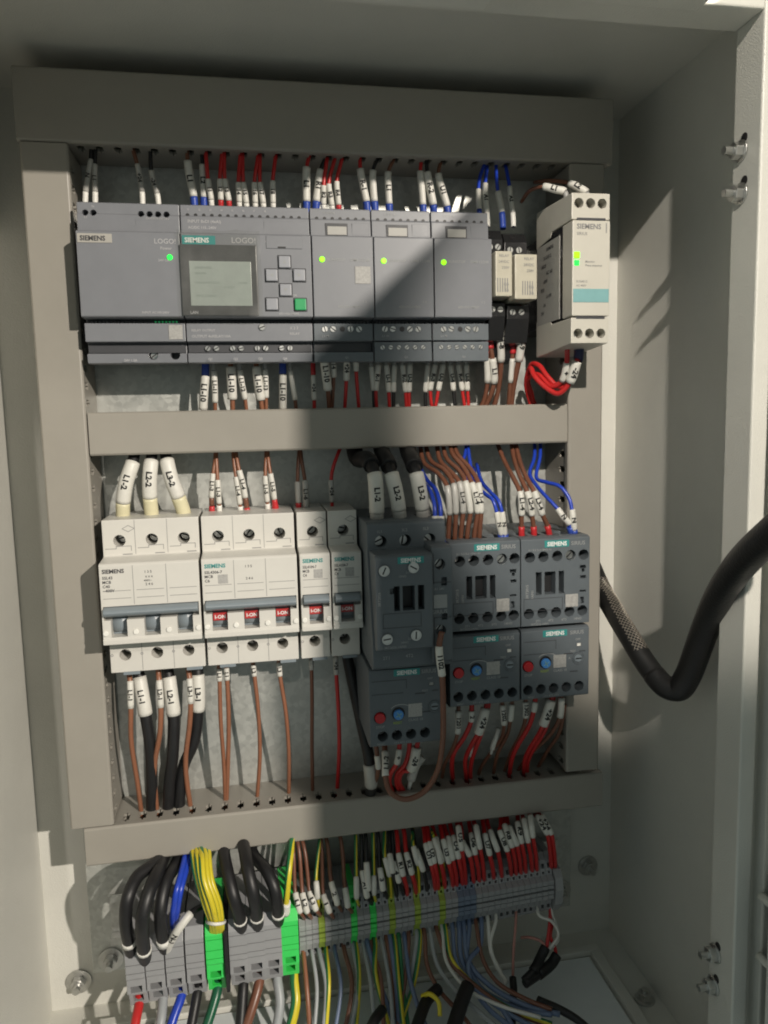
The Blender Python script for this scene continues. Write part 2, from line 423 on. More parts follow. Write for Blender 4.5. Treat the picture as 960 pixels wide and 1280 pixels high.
# ---------------------------------------------------------------- wire ducts
DUCT = 40.0
def duct(name, label, x0, x1, z0, z1, axis, off=0.0, skip=(), slot_sides=(1, 1), pitch=10.0):
    """slotted PVC duct: base, two walls of fingers, snap-on cover. axis 'x' or 'z' is the run"""
    org = ((x0+x1)/2, 0, min(z0, z1)); t = thing(name, label, 'cable duct', org, 'slotted grey wire ducts')
    a0, a1 = (x0, x1) if axis == 'x' else (z0, z1)
    b0, b1 = (z0, z1) if axis == 'x' else (x0, x1)
    def bx(m, a, a_, b, b_, d, d_):
        if axis == 'x': m.box(a, a_, d, d_, b, b_)
        else: m.box(b, b_, d, d_, a, a_)
    m = M(org); bx(m, a0, a1, b0+1, b1-1, 0.2, 2); m.build('base', 'duct', t)
    for k, (b, b_) in enumerate(((b0+.8, b0+2.4), (b1-2.4, b1-.8))):
        m = M(org); bx(m, a0, a1, b, b_, 2, 22)
        c = a0 + off; prev = a0
        while c < a1 - 2:
            # keyhole slot: an opening near the cover, a thin slit through to the edge
            bx(m, prev, c-2.0, b, b_, 22, 32); bx(m, prev, c-.55, b, b_, 32, 38); prev = c
            bx(m, c-2.0, c-.35, b, b_, 22, 24.5); bx(m, c+.35, c+2.0, b, b_, 22, 24.5)
            prev2 = c; c += pitch
            bx(m, prev2+2.0, min(prev2+3.0, a1), b, b_, 22, 32); bx(m, prev2+.55, min(prev2+3.0, a1), b, b_, 32, 38)
            prev = min(prev2+3.0, a1)
        bx(m, prev, a1, b, b_, 22, 38)
        m.build('slotted_wall', 'duct', t)
    m = M(org)
    if axis == 'x': prof = [(35, b0), (DUCT-1, b0-.1), (DUCT, b0+1), (DUCT, b1-1), (DUCT-1, b1+.1), (35, b1), (35, b1-.7), (38.4, b1-.75), (38.4, b0+.75), (35, b0+.7)]; m.prism(prof, a0, a1)
    else:
        prof = [(b0, 35), (b0-.1, DUCT-1), (b0+1, DUCT), (b1-1, DUCT), (b1+.1, DUCT-1), (b1, 35), (b1-.7, 35), (b1-.75, 38.4), (b0+.75, 38.4), (b0+.7, 35)]; m.prism_z(prof, a0, a1)
    m.build('cover', 'duct', t, bevel=.25, seg=1)
    return t
duct('wire_duct', 'wide horizontal grey wire duct at the top of the plate, in shadow', -30.4, 316, 95.6, 134, 'x', off=0.9)
duct('wire_duct', 'left vertical grey wire duct along the edge of the plate', -29.2, -4.4, -299.5, 95.0, 'z', off=4)
duct('wire_duct', 'right vertical grey wire duct beside the dark contactors', 287.6, 310.8, -297.5, 95.0, 'z', off=4)
duct('wire_duct', 'middle horizontal grey wire duct between controller row and breaker row', -3.6, 287.0, -75.8, -51.2, 'x', off=5)
duct('wire_duct', 'bottom horizontal grey wire duct above the terminal strip', -21.8, 314, -324.6, -300.5, 'x', off=3)

# ---------------------------------------------------------------- mounting rails
def rail(label, x0, x1, z):
    org = ((x0+x1)/2, 0, z); m = M(org)
    m.prism([(0.2, z-13.5), (1.2, z-13.5), (1.2, z-12.5), (1.2, z+12.5), (0.2, z+12.5)], x0, x1)
    m.prism([(6.5, z-17.5), (7.5, z-17.5), (7.5, z-12.5), (1.3, z-12.5), (1.3, z-13.4), (6.5, z-13.4)], x0, x1)
    m.prism([(6.5, z+17.5), (7.5, z+17.5), (7.5, z+12.5), (1.3, z+12.5), (1.3, z+13.4), (6.5, z+13.4)], x0, x1)
    o = m.build('mounting_rail', 'zinc'); o.location = W3(*org)
    tag(o, label, 'rail')
rail('zinc mounting rail behind the controller modules', 0, 285, 21)
rail('zinc mounting rail behind the breakers and contactors', 2, 286, -157)
rail('zinc mounting rail carrying the terminal blocks', -18, 296, -383)
# ---------------------------------------------------------------- controller row
def module_profile(front):
    return [(8, -22), (44, -24.6), (47, -24.2), (48, -19.2), (44, -18.8), (44, -13), (50, -12.7), (50, -2.7), (44, -2.5), (44, -0.4), (front-.6, -0.2), (front, .3), (front, 44.5),
            (front-1, 45.2), (51, 45.8), (50.5, 55.2), (49.5, 55.8), (49.5, 61.4), (48.5, 61.9), (8, 60)]
def module_shell(t, org, x0, x1, front=57, holes=None, recess=True):
    m = M(org); m.prism(module_profile(front), x0+.15, x1-.15)
    o = m.build('housing', 'module', t, bevel=.4, cut=holes)
    # dark vented strips under the front panel and over the lower terminals
    v = M(org); v.box(x0+.6, x1-.6, 44.1, 44.8, -2.3, -.6)
    x = x0+1.6
    while x < x1-2.4: v.box(x, x+1.0, 44.6, 49.0, -2.45, -1.3); x += 2.0
    v.build('vent_strip', 'module_dark', t)
    v = M(org); v.box(x0+.6, x1-.6, 44.1, 44.8, -18.4, -13.2); v.build('terminal_strip', 'module_dark', t)
    return o
def screw(t, org, x, z, d, r=1.7, name='screw', ang=0.6, matn='steel'):
    m = M(org); m.cyl(x, z, d-1.0, d, r, 14)
    s = m.build(name, matn, t, bevel=.2, seg=1)
    m = M(org); c, si = math.cos(ang), math.sin(ang); w = r*.16; L = r*.86
    pts = [(-L, -w), (L, -w), (L, w), (-L, w)]
    m.add([(x+a*c-b*si, dd, z+a*si+b*c) for dd in (d-.05, d+.06) for a, b in pts],
          [(0,1,2,3),(4,5,6,7),(0,1,5,4),(1,2,6,5),(2,3,7,6),(3,0,4,7)])
    m.build('slot', 'black', s); return s
def led(t, org, x, z, d, matn, r=1.5, square=False):
    m = M(org)
    if square: m.box(x-r, x+r, d-.2, d+.5, z-r, z+r)
    else: m.cyl(x, z, d-.2, d+.6, r, 14)
    return m.build('indicator_light', matn, t, bevel=.15, seg=1)
def letter(t, org, rows, matn):
    m = M(org)
    for r in rows: m.text(*r[:5], **(r[5] if len(r) > 5 else {}))
    return m.build('lettering', matn, t)
def plate_label(t, org, x0, x1, z0, z1, d, matn, name='label_plate', th=.35, bevel=.1):
    return M(org).box(x0, x1, d-.1, d+th, z0, z1).build(name, matn, t, bevel=bevel, seg=1)

# power supply
o = (27, 0, -24); t = thing('power_supply', 'grey power supply module at the left end of controller row, green light', 'power supply', o)
c = M(o)
for x in (4.4, 8.6, 33.5, 38.0, 42.5, 47.0): c.cyl(x, 56.0, 42, 60, 1.75, 14)
for x in (35.5, 47.5): c.cyl(x, -19.8, 35, 60, 2.7, 16)
module_shell(t, o, 0, 54, 57, c)
screw(t, o, 35.5, -19.8, 43, 2.1)
plate_label(t, o, 0.8, 18.6, 38.6, 43.4, 57, 'brand_plate')
letter(t, o, [('SIEMENS', 2.2, 57.5, 39.7, 2.5, dict(bold=.03, wide=.98))], 'dark_ink')
letter(t, o, [('LOGO!', 40.5, 57.15, 38.8, 2.6), ('Power', 43.5, 57.15, 35.6, 1.6), ('24V OK', 42, 57.15, 29.4, 1.3), ('INPUT AC100-240V', 32, 57.15, 1.6, 1.2),
              ('N', 8, 49.7, 58.8, 1.2), ('OUTPUT DC24V', 36, 50.85, 52.8, 1.2), ('L1', 4, 50.85, 52.8, 1.2), ('24V 1.3A', 20, 50.15, -23.6, 1.3)], 'pale_ink')
plate_label(t, o, 30.5, 52, 47.0, 53.0, 50.6, 'module', th=.25)
plate_label(t, o, 44.8, 52.4, -11.6, -3.6, 50, 'pale_square', 'rating_square')
led(t, o, 48.2, 31.6, 57, 'led_green')
m = M(o)
for k in range(7): m.box(37.5+k*1.9, 38.4+k*1.9, 49.0, 49.4, -2.3, -1.4)
m.build('indicator_row', 'led_green_dim', t)

# logic controller
x0, x1 = 54.3, 125.5; o = ((x0+x1)/2, 0, -24)
t = thing('logic_controller', 'grey logic controller with small display, arrow keys and green key', 'controller', o)
module_shell(t, o, x0, x1, 57, None)
m = M(o)
for i in range(15): m.cyl(x0+4+i*4.4, 56.1, 49.0, 49.75, 1.0, 10)
m.build('terminal_holes', 'black', t)
for k in range(4):
    for q in (0, 4.8): screw(t, o, x0+11.2+k*14.0+q, -16.2, 46.0, 1.6, ang=random.uniform(0, 3))
screw(t, o, (96.6, 50, -3.9)[0], -4.9, 50.9, 1.9, ang=.4)
dx0, dx1 = (53.5, 57, 21.8)[0], (95.1, 57, 22.3)[0]
bez = M(o).box(dx0, dx1, 56.5, 58.4, 0.4, 38.6).build('display_bezel', 'bezel', t, bevel=.6)
scr = M(o).box((58.3, 57, 19.7)[0], (91.7, 57, 20.1)[0], 58.3, 58.8, 5.6, 29.6).build('display_screen', 'screen', bez, bevel=.3)
m = M(o)
for (a, b, z) in ((3, 12, 25.5), (3, 9, 22.5), (3, 16, 17.5), (18, 24, 15.2), (26, 31, 17.5), (3, 14, 10.5)): m.box((58.3, 57, 19.7)[0]+a, (58.3, 57, 19.7)[0]+b, 58.75, 58.86, z, z+1.1)
m.build('printed_lines', 'screen_ink', scr)
# crinkled protective film still on the display
m = M(o); nx, nz = 14, 9; random.seed(3)
fx0, fx1, fz0, fz1 = dx0-.8, dx1+2.2, -.2, 45.6
vs = []
for j in range(nz+1):
    for i in range(nx+1):
        edge = min(i, nx-i, j, nz-j)
        lift = .25 if edge > 1 else random.uniform(.3, 1.5)
        if j == nz and 9 <= i <= 12: lift += 1.6
        vs.append((fx0+(fx1-fx0)*i/nx + random.uniform(-.3, .3), 58.85+lift, fz0+(fz1-fz0)*j/nz + random.uniform(-.3, .3)))
fs = [(j*(nx+1)+i, j*(nx+1)+i+1, (j+1)*(nx+1)+i+1, (j+1)*(nx+1)+i) for j in range(nz) for i in range(nx)]
m.add(vs, fs, 0, True)
fm = bpy.data.materials.new('film'); fm.use_nodes = True; nt = fm.node_tree
for n_ in list(nt.nodes): nt.nodes.remove(n_)
out = nt.nodes.new('ShaderNodeOutputMaterial'); mx = nt.nodes.new('ShaderNodeMixShader'); tr = nt.nodes.new('ShaderNodeBsdfTransparent'); gl = nt.nodes.new('ShaderNodeBsdfGlossy')
gl.inputs['Roughness'].default_value = .22; fr = nt.nodes.new('ShaderNodeValue'); fr.outputs[0].default_value = 0.07
tr.inputs['Color'].default_value = (.93, .93, .91, 1)
nt.links.new(fr.outputs[0], mx.inputs[0]); nt.links.new(tr.outputs[0], mx.inputs[1]); nt.links.new(gl.outputs[0], mx.inputs[2]); nt.links.new(mx.outputs[0], out.inputs[0])
MATS['film'] = fm
m.build('protective_film', 'film', t)
bl = plate_label(t, o, x0+.8, x0+18.6, 38.6, 43.4, 57, 'teal')
letter(bl, o, [('SIEMENS', x0+2.2, 57.5, 39.7, 2.5, dict(bold=.03, wide=.98))], 'white_ink')
letter(t, o, [('LOGO!', x0+27.5, 57.2, 39.8, 3.0), ('LAN', x0+3.5, 58.55, 1.3, 1.6), ('INPUT 8xDI (4xAI)', x0+4, 50.85, 51.8, 1.6), ('ESC', x0+47.5, 57.15, 9.6, .9),
              ('OK', x0+60, 57.15, 11.2, 1.2), ('6ED1052-1MD08', x0+52, 57.15, 1.2, 1.1), ('AC/DC 115...240V', x0+4, 50.85, 48.6, 1.4),
              ('OUTPUT 4xRELAY/10A', x0+3, 50.15, -10.6, 1.5), ('RELAY OUTPUT', x0+3, 50.15, -7.2, 1.3), ('X 2 3', x0+58, 50.15, -6.0, 1.5), ('RELAY', x0+58, 50.15, -9.2, 1.4), ('SD', x0+45.8, 57.15, 40.4, 1.1)]
       + [('Q%d' % (k+1), x0+11.5+k*14, 50.15, -23.2, 1.3) for k in range(4)] + [('I%d' % (k+1), x0+4+k*6, 49.7, 58.6, 1.1) for k in range(8)], 'pale_ink')
plate_label(t, o, x0+45.6, x0+69.6, 47.2, 53.6, 50.6, 'module', th=.3)
cov = plate_label(t, o, x0+46.2, x0+66.4, 37.2, 44.2, 57, 'module', 'card_slot_cover', th=.4, bevel=.2)
M(o).box(x0+52.6, x0+57, 57.1, 57.5, 37.4, 38.3).build('slot', 'black', cov)
for (kx, kz, mn, a) in ((110.3, 29.9, 'key', 0.0), (102.9, 22.6, 'key', math.pi/2), (118.3, 22.8, 'key', -math.pi/2), (110.4, 14.6, 'key', math.pi), (102.5, 6.8, 'key', None), (118.4, 6.7, 'key_green', None)):
    M(o).box(kx-3.9, kx+3.9, 56.8, 57.25, kz-3.9, kz+3.9).build('key_surround', 'module_dark', t, bevel=.3, seg=1)
    k_ = M(o).box(kx-3.2, kx+3.2, 57, 58.6, kz-3.2, kz+3.2).build('key', mn, t, bevel=.5)
    if a is not None:
        m = M(o); tri = [(-1.1, -.9), (1.1, -.9), (0, 1.2)]
        m.add([(kx+p*math.cos(a)-q*math.sin(a), 58.66, kz+p*math.sin(a)+q*math.cos(a)) for p, q in tri], [(0, 1, 2)]); m.build('lettering', 'grey_ink', k_)

# three expansion modules
for k, (x0, x1) in enumerate(((125.9, 161), (161.3, 196.4), (196.8, 231.8))):
    o = ((x0+x1)/2, 0, -24)
    t = thing('expansion_module', ['grey expansion module with pale square label, right of the arrow keys', 'grey expansion module cut by a diagonal shadow, second of three', 'grey expansion module beside the small relays, third of three'][k],
              'module', o, 'expansion modules')
    module_shell(t, o, x0, x1, 57, None)
    # dark lower step and terminal lip on these modules
    M(o).box(x0+.3, x1-.3, 49.6, 50.5, -12.5, -2.8).build('terminal_cover', 'contactor', t, bevel=.3)
    for i, q in enumerate((6.6, 11.4, 16.9, 21.6, 26.6)):
        if i == 2: M(o).cyl(x0+q, -6.0, 50.3, 50.8, 1.5, 12).build('screw_hole', 'black', t)
        else: screw(t, o, x0+q, -6.0+random.uniform(-.1, .1), 51.0, 1.8, ang=random.uniform(0, 3))
    if k == 0:
        m = M(o); m.box(x0+.3, x1-.3, 49.6, 50.4, -24.6, -19.2); m.build('terminal_lip', 'contactor', t, bevel=.2)
    else:
        M(o).box(x0+.3, x1-.3, 44.5, 50.4, -24.8, -13.4).build('terminal_lip', 'contactor', t, bevel=.3)
        for i in range(6): screw(t, o, x0+5+i*4.9, -16.6, 50.9, 1.35, ang=random.uniform(0, 3))
    win = plate_label(t, o, x0+8.6, x0+21.5, 46.4, 53.2, 50.7, 'module_dark', 'label_window', th=.4)
    M(o).box(x0+9.8, x0+20.8, 51.0, 51.5, 46.8, 51.4).build('label_strip', 'label_grey', win)
    plate_label(t, o, x0+24, x0+33.5, 47, 53.6, 50.7, 'module', th=.3)
    led(t, o, x0+5.6, 31.8 - k*.3, 57.0, 'led_lime', 1.6)
    letter(t, o, [('RUN/STOP', x0+8.6, 57.15, 31.0, 1.5), ('DM8 12/24R', x0+22, 57.15, 31.0, 1.5), ('6ED1055-1MB00', x0+14, 57.15, 5.2, 1.3), ('1 2', x0+28.5, 57.15, 8.0, 1.3),
                  ('L+ M', x0+5, 50.65, -10.6, 1.3), ('I1 I2 I3 I4', x0+8, 49.7, 58.6, 1.2), ('Q1', x0+18, 50.6, -22.8, 1.2)], 'grey_ink')
    if k == 0: plate_label(t, o, x0+24.2, x0+33.2, 18.6, 28.2, 57, 'pale_square', 'rating_square')
    m = M(o)
    for i in range(7): m.cyl(x0+4+i*4.5, 56.1, 49.0, 49.75, 1.0, 10)
    m.build('terminal_holes', 'black', t)

# two plug-in relays in black sockets
for k, (x0, x1) in enumerate(((230.2, 243.0), (244.0, 258.4))):
    o = ((x0+x1)/2, 0, -18)
    t = thing('plug_in_relay', ['pale plug-in relay half hidden beside the third expansion module', 'pale plug-in relay nearest the monitoring relay'][k], 'relay', o, 'plug-in relays in black sockets')
    dz = -k*1.6
    prof = [(6, -22+dz), (34, -22+dz), (36, -14+dz), (44, -12+dz), (48, 2+dz), (48, 10+dz), (34, 11+dz), (34, 38+dz), (44, 39+dz), (44, 48+dz), (40, 54+dz), (30, 56+dz), (6, 56+dz)]
    m = M(o); m.prism(prof, x0+2.3 if k == 0 else x0, x1)
    sk = m.build('socket', 'black_gloss', t, bevel=.5)
    for q in ((3.6, 9.2) if k else (4.6, 9.6)):
        for (zz, dd) in ((6+dz, 48.4), (43.5+dz, 44.4)): screw(sk, o, x0+q, zz, dd, 1.9, ang=random.uniform(0, 3))
    rl = M(o).box(x0+(2.4 if k == 0 else .4), x1-.2, 35, 61, 11.6+dz, 37.4+dz).build('relay_body', 'relay_clear', t, bevel=.7)
    letter(rl, o, [(s, x1-2.2, 61.15, 34.0+dz-i*3.4-(6 if i > 2 else 0), 1.5, dict(rot=0, align='R')) for i, s in enumerate(('RELAY', '24VDC', '250V', '10A', '5A'))], 'mid_ink')
    m = M(o)
    for i in range(5): m.box(x1-9.5+i*1.5, x1-8.9+i*1.5, 61.0, 61.12, 14+dz, 22+dz)
    m.build('printed_lines', 'mid_ink', rl)

# monitoring relay (22.5 mm wide)
x0, x1, o = 267.6, 290.2, (279, 0, -19.5)
t = thing('monitoring_relay', 'narrow beige monitoring relay with green lights and teal stripe', 'relay', o)
c = M(o)
for x in (271.8, 278.7, 285.6):
    c.cyl(x, 57.6, 70, 90, 2.75, 16); c.cyl(x, -13.2, 70, 90, 2.75, 16)
prof = [(8, -8), (44, -19.0), (88, -19.4), (88, -4.6), (86.5, -4.2), (86.5, 48.6), (88, 49.2), (88, 63.4), (44, 63.0), (8, 52)]
M(o).prism([(36, -22), (88, -18.6), (88, -4.4), (60, -4.4), (58, -2), (36, 0)], x0, x1).build('lower_terminal_block', 'beige', t, bevel=.5, cut=c)
M(o).prism([(36, 44), (58, 46), (60, 48.8), (88, 48.8), (88, 63), (36, 66)], x0, x1).build('upper_terminal_block', 'beige', t, bevel=.5, cut=c)
M(o).prism([(8, -6), (36, -3.8), (76, -3.8), (76, 47.6), (36, 50), (8, 50)], x0+.3, x1-.3).build('body', 'black_gloss', t, bevel=.4)
fr = M(o).box(x0+.1, x1-.1, 75.5, 89, -3.6, 48.2).build('front_cover', 'beige', t, bevel=.6)
for x in (271.8, 278.7, 285.6):
    for z in (57.6, -13.2): screw(t, o, x, z, 81, 2.4, ang=random.uniform(0, 3))
for z in (49.0, -4.6): M(o).box(x0+3, x1-2.5, 87.2, 88.15, z-.55, z+.75).build('marking_groove', 'module_dark', t)
plate_label(fr, o, x0+.6, x1-.6, 3.8, 11.2, 89, 'teal_pale', 'stripe', th=.2)
letter(fr, o, [('SIEMENS', x0+2.6, 89.1, 43.6, 2.7, dict(bold=.03))], 'mid_ink')
letter(fr, o, [('SIRIUS', x0+2.6, 89.1, 40.2, 1.6), ('Monitor', x0+7.8, 89.1, 25.4, 1.2), ('Phase sequence', x0+7.8, 89.1, 23.4, 1.1), ('3UG4512', x0+2.4, 89.1, 14.6, 1.2),
               ('AC 400V', x0+2.4, 89.1, 12.4, 1.1), ('|', x1-2.8, 89.1, 42.9, 4.0)], 'mid_ink')
led(fr, o, x0+2.6, 29.4, 89, 'led_lime', 1.7, True); led(fr, o, x0+2.6, 25.2, 89, 'led_green', 1.4, True)
sd = M(o).box(x0-.05, x0+.35, 37.5, 71.5, -2.8, 44.2).build('side_label', 'label_grey', t)
m = M(o)
def side_text(m, s, x, d, z, h):
    vs, fs, w = glyphs(s, .02); k = h/.7
    m.add([(x, d+a*k, z+b*k) for a, b in vs], fs)
for i, s in enumerate(('SIEMENS', '3UG4512', '1AR20', 'AC 160', '690V', 'IP20', 'Ui 690', '3A', '24V')): side_text(m, s, x0-.12, 52-(i%3)*4, 39.5-i*4.6, 2.1)
m.build('lettering', 'dark_ink', sd)

# ---------------------------------------------------------------- circuit breakers
def breaker(x0, poles, label, marks, brand, red, last=False, bottom=-180.3):
    w = 18.0*poles - .45 if poles > 1 else 17.5
    x1 = x0 + w; o = ((x0+x1)/2, 0, -202); pw = w/poles
    t = thing('circuit_breaker', label, 'breaker', o, 'white circuit breakers')
    cut = M(o)
    for p in range(poles):
        cx = x0 + pw*(p+.5)
        cut.cyl(cx+(.3 if poles > 1 else .5), -124.2, 32, 60, 3.4, 18); cut.cyl(cx-.4, -191.2, 32, 60, 3.4, 18)
        cut.box(cx-pw/2+4.6, cx+pw/2-4.6, 57, 70, -176.2, -160)
    cut.box(x0+1.0, x1-1.0, 60.5, 70, -166.4, -158.6)
    prof = [(8, -200), (44, -202), (50, -201.6), (50, -182.6), (58, -181.4), (66.8, -180.2), (66.8, -177.4), (66, -176.6), (66, -135.6), (65, -134.6), (51, -133.2), (50, -132.6), (50, -112.2), (8, -111.6)]
    M(o).prism(prof, x0, x1).build('housing', 'mcb', t, bevel=.45, cut=cut)
    for p in range(poles):
        cx = x0 + pw*(p+.5)
        screw(t, o, cx+(.3 if poles > 1 else .5), -124.2, 36, 2.9, ang=random.uniform(0, 3), matn='zinc'); screw(t, o, cx-.4, -191.2, 36, 2.9, ang=random.uniform(0, 3), matn='zinc')
        br = M(o).box(cx-pw/2+4.5, cx+pw/2-4.5, 55, 58.5, -176.0, -160).build('toggle_barrel', 'toggle', t)
        m = M(o); vs = [(cx+s*(pw/2-4.7), 56+5.2*math.sin(a), -170+6.0*math.cos(a)) for s in (-1, 1) for a in (math.pi*i/10 for i in range(11))]
        m.add(vs, [(i, i+1, 12+i, 11+i) for i in range(10)] + [tuple(range(11)), tuple(range(11, 22))], 0, True); m.build('barrel_face', 'toggle', br)
        if p in red:
            rd = M(o).box(cx-pw/2+4.9, cx+pw/2-4.9, 60.2, 62.2, -171.4, -167.0).build('status_flag', 'red_label', t, bevel=.2, seg=1)
            letter(rd, o, [('I-ON', cx, 62.4, -170.2, 2.0, dict(align='C', bold=.03, wide=1.0))], 'white_ink')
    # tie bar of the handles: rounded bar across the poles
    m = M(o); pr = [(58, -164.6), (66.0, -164.6), (69.4, -163.2), (70.4, -161.6), (69.2, -160.0), (66.2, -159.0), (58, -158.9)]
    m.prism(pr, x0+1.3, x1-1.3); m.build('toggle_handle', 'toggle', t, bevel=.6)
    # round catches on the dividers
    for p in range(poles+1):
        cx = x0 + pw*p
        if p == 0: cx += 1.7
        elif p == poles: cx -= 1.7
        M(o).cyl(cx, -173.6, 65.8, 66.9, 1.5, 14).build('divider_catch', 'f_white', t, bevel=.3)
    # seams: terminal covers, pole joints and print
    m = M(o)
    for p in range(poles):
        a = x0 + pw*p
        m.box(a+1.2, a+pw*.40, 50, 50.12, -128.9, -128.6); m.box(a+pw*.40, a+pw*.40+.3, 50, 50.12, -128.9, -127.4); m.box(a+pw*.40, a+pw*.86, 50, 50.12, -127.6, -127.3)
        m.box(a+pw*.86, a+pw*.86+.3, 50, 50.12, -130.2, -127.3); m.box(a+pw*.6, a+pw*.9, 50, 50.14, -132.4, -131.9)
        if p: m.box(a-.12, a+.12, 50, 50.12, -132.4, -112.6); m.box(a-.12, a+.12, 66, 66.1, -158, -136); m.box(a-.12, a+.12, 50, 50.12, -201, -183)
        m.box(a+1.5, a+pw-1.5, 66, 66.1, -150.0, -149.75); m.box(a+1.5, a+pw-1.5, 66, 66.1, -154.3, -154.05)
        # small arrow marks
        m.ring(a+pw*.5-9.0+ (1.2 if p == 0 else 0), -191, 50, 50.15, .5, .8, 8)
    m.build('seam_lines', 'mid_ink', t)
    for p in range(1, poles+1, 2 if poles > 1 else 1): M(o).box(x0+pw*p-pw*.62, x0+pw*p-pw*.1, 46, 50.5, -203.2, -201.4).build('release_tab', 'toggle', t, bevel=.2)
    letter(t, o, [('SIEMENS', x0+1.6, 66.12, -139.9, 2.2, dict(bold=.035))], brand)
    rows = [(s, x0+1.6, 66.12, -143.2-i*2.4, 1.6, dict(bold=.02, wide=.82 if poles == 1 else 1.0)) for i, s in enumerate(marks)]
    if poles == 3:
        cx = x0+pw*1.5
        rows += [('1 3 5', cx-2.4, 66.12, -140.6, 1.4), ('2 4 6', cx-2.4, 66.12, -147.6, 1.4)]
        if not red: rows += [('x x x', cx-2.4, 66.12, -143.2, 1.4), ('400V~', cx-3.2, 66.12, -145.4, 1.1)]
    letter(t, o, rows, 'dark_ink')
    if red: plate_label(t, o, x0+(8.8 if poles == 3 else 7.8), x0+(14.4 if poles == 3 else 13.0), -149.2, -144.0, 66, 'pale_square', 'rating_square', th=.12)
    # diamond mark on the shoulder
    m = M(o)
    def diamond(m, cx, cz, a, b, w):
        for s in (1, -1):
            for q in (1, -1):
                p0 = (cx+s*a, cz); p1 = (cx, cz+q*b); p2 = (cx, cz+q*(b-w)); p3 = (cx+s*(a-w*1.6), cz)
                m.add([(p[0], 50.15, p[1]) for p in (p0, p1, p2, p3)], [(0, 1, 2, 3)])
    if poles == 1 or not red:
        diamond(m, x0+(13.8 if poles == 1 else 14.4), -117.4, 3.6, 2.0, .35); m.build('printed_lines', 'mid_ink', t)
    return t
breaker(2.0, 3, 'white three-pole breaker with thick black cables, leftmost in the row', ('5SL43', 'MCB', 'C40', '~400V'), 'dark_ink', ())
breaker(57.0, 3, 'white three-pole breaker with red ON flags and thin brown wires', ('5SL4306-7', 'MCB', 'C6'), 'teal', (0, 1, 2))
breaker(112.2, 1, 'white single-pole breaker next to the three-pole breaker with red flags', ('5SL4104-7', 'MCB', 'C4'), 'teal', (0,))
breaker(130.6, 1, 'half-shadowed white single-pole breaker beside the dark contactors', ('5SL4104-7', 'MCB', 'C4'), 'teal', (0,))

# ---------------------------------------------------------------- contactors
def brand(t, o, x, z, d, w=15.5, h=4.2, s='SIEMENS', bold=.035):
    p = plate_label(t, o, x, x+w, z-h, z, d, 'teal', 'brand_plate', th=.2)
    letter(p, o, [(s, x+w/2, d+.3, z-h*.80, h*.60, dict(align='C', bold=bold, wide=.92))], 'white_ink')
def small_contactor(x0, label, shift=0.0):
    w = 43.4; x1 = x0+w; zt, zb = -130.4, -184.9; o = ((x0+x1)/2, 0, zb)
    t = thing('contactor', label, 'contactor', o, 'dark grey motor contactors')
    hx = [5.4+shift, 13.9+shift, 22.6+shift, 31.1+shift, 39.4+shift*.4]
    c = M(o)
    for q in hx: c.cyl(x0+q, zt-11.6, 62, 82, 3.25, 18); c.cyl(x0+q-.6, zb+8.6, 62, 82, 3.25, 18)
    for a, b in ((9.2, 12.8), (14.6, 21.6), (23.6, 27.0)): c.box(x0+a+shift, x0+b+shift, 66, 82, zt-34.6, zt-20.8)
    for (a, b, za, zb_) in ((37, 41, 18.0, 20.2), (38.2, 40, 20.2, 22.2), (37.4, 41, 24.2, 26.2), (37, 41, 33.2, 34.4), (37.4, 39.8, 37.4, 41.6)):
        c.box(x0+a, x0+b, 73, 82, zt-zb_, zt-za-.02)
    # wire funnels in the top face
    for q in hx: c.box(x0+q-2.6, x0+q+2.6, 56, 68, zt-6, zt+3)
    M(o).prism([(8, zb), (70, zb), (77, zb+1), (77, zt-1), (74, zt), (8, zt)], x0, x1).build('housing', 'contactor', t, bevel=.5, cut=c)
    for a, b in ((9.4, 12.6), (14.8, 21.4), (23.8, 26.8)): M(o).box(x0+a+shift, x0+b+shift, 66.2, 70.5 if b-a > 5 else 68.5, zt-34.4, zt-21).build('armature_slider', 'black', t, bevel=.3)
    for q in hx: screw(t, o, x0+q, zt-11.6, 65, 2.7, ang=random.uniform(0, 3), matn='zinc'); screw(t, o, x0+q-.6, zb+8.6, 65, 2.7, ang=random.uniform(0, 3), matn='zinc')
    s_ = random.choice((3,)); screw(t, o, x0+hx[3], zt-11.6, 74.5, 2.6, ang=.8)
    brand(t, o, x0+14.6+shift*.5, zt-2.0, 77)
    letter(t, o, [('SIRIUS', x0+31.4+shift*.3, 77.12, zt-5.4, 2.3), ('1L1 3L2 5L3 13NO A2', x0+4.5, 77.12, zt-7.9, 1.1), ('2T1', x0+9, 77.12, zb+3.2, 1.4), ('4T2', x0+17, 77.12, zb+3.2, 1.4),
                  ('6T3', x0+25.5, 77.12, zb+3.2, 1.4), ('14NO', x0+33.5, 77.12, zb+3.2, 1.4), ('3RT2015-1AP01', x0+6, 77.12, zb+1.4, 1.2)], 'grey_ink')
    letter(t, o, [('3RT2015', x0+4.4+shift, 77.12, zt-36.4, 1.6, dict(rot=math.pi/2)), ('1AP01', x0+7.6+shift, 77.12, zt-36.4, 1.4, dict(rot=math.pi/2))], 'grey_ink')
    plate_label(t, o, x0+28+shift*.6, x0+36+shift*.6, zt-43.2, zt-35.4, 77, 'pale_square', 'rating_square', th=.15)
    m = M(o); f = lambda a, b, za, z_: m.box(x0+a+shift*.5, x0+b+shift*.5, 77, 77.14, zt-z_, zt-za)
    f(1.5, 26, 36.6, 36.9); f(1.5, 26, 44.0, 44.3); f(1.5, 1.8, 36.6, 44.3); f(25.8, 26.1, 36.6, 44.3); f(27.2, 27.5, 34, 41); m.build('seam_lines', 'module_dark', t)
    return t
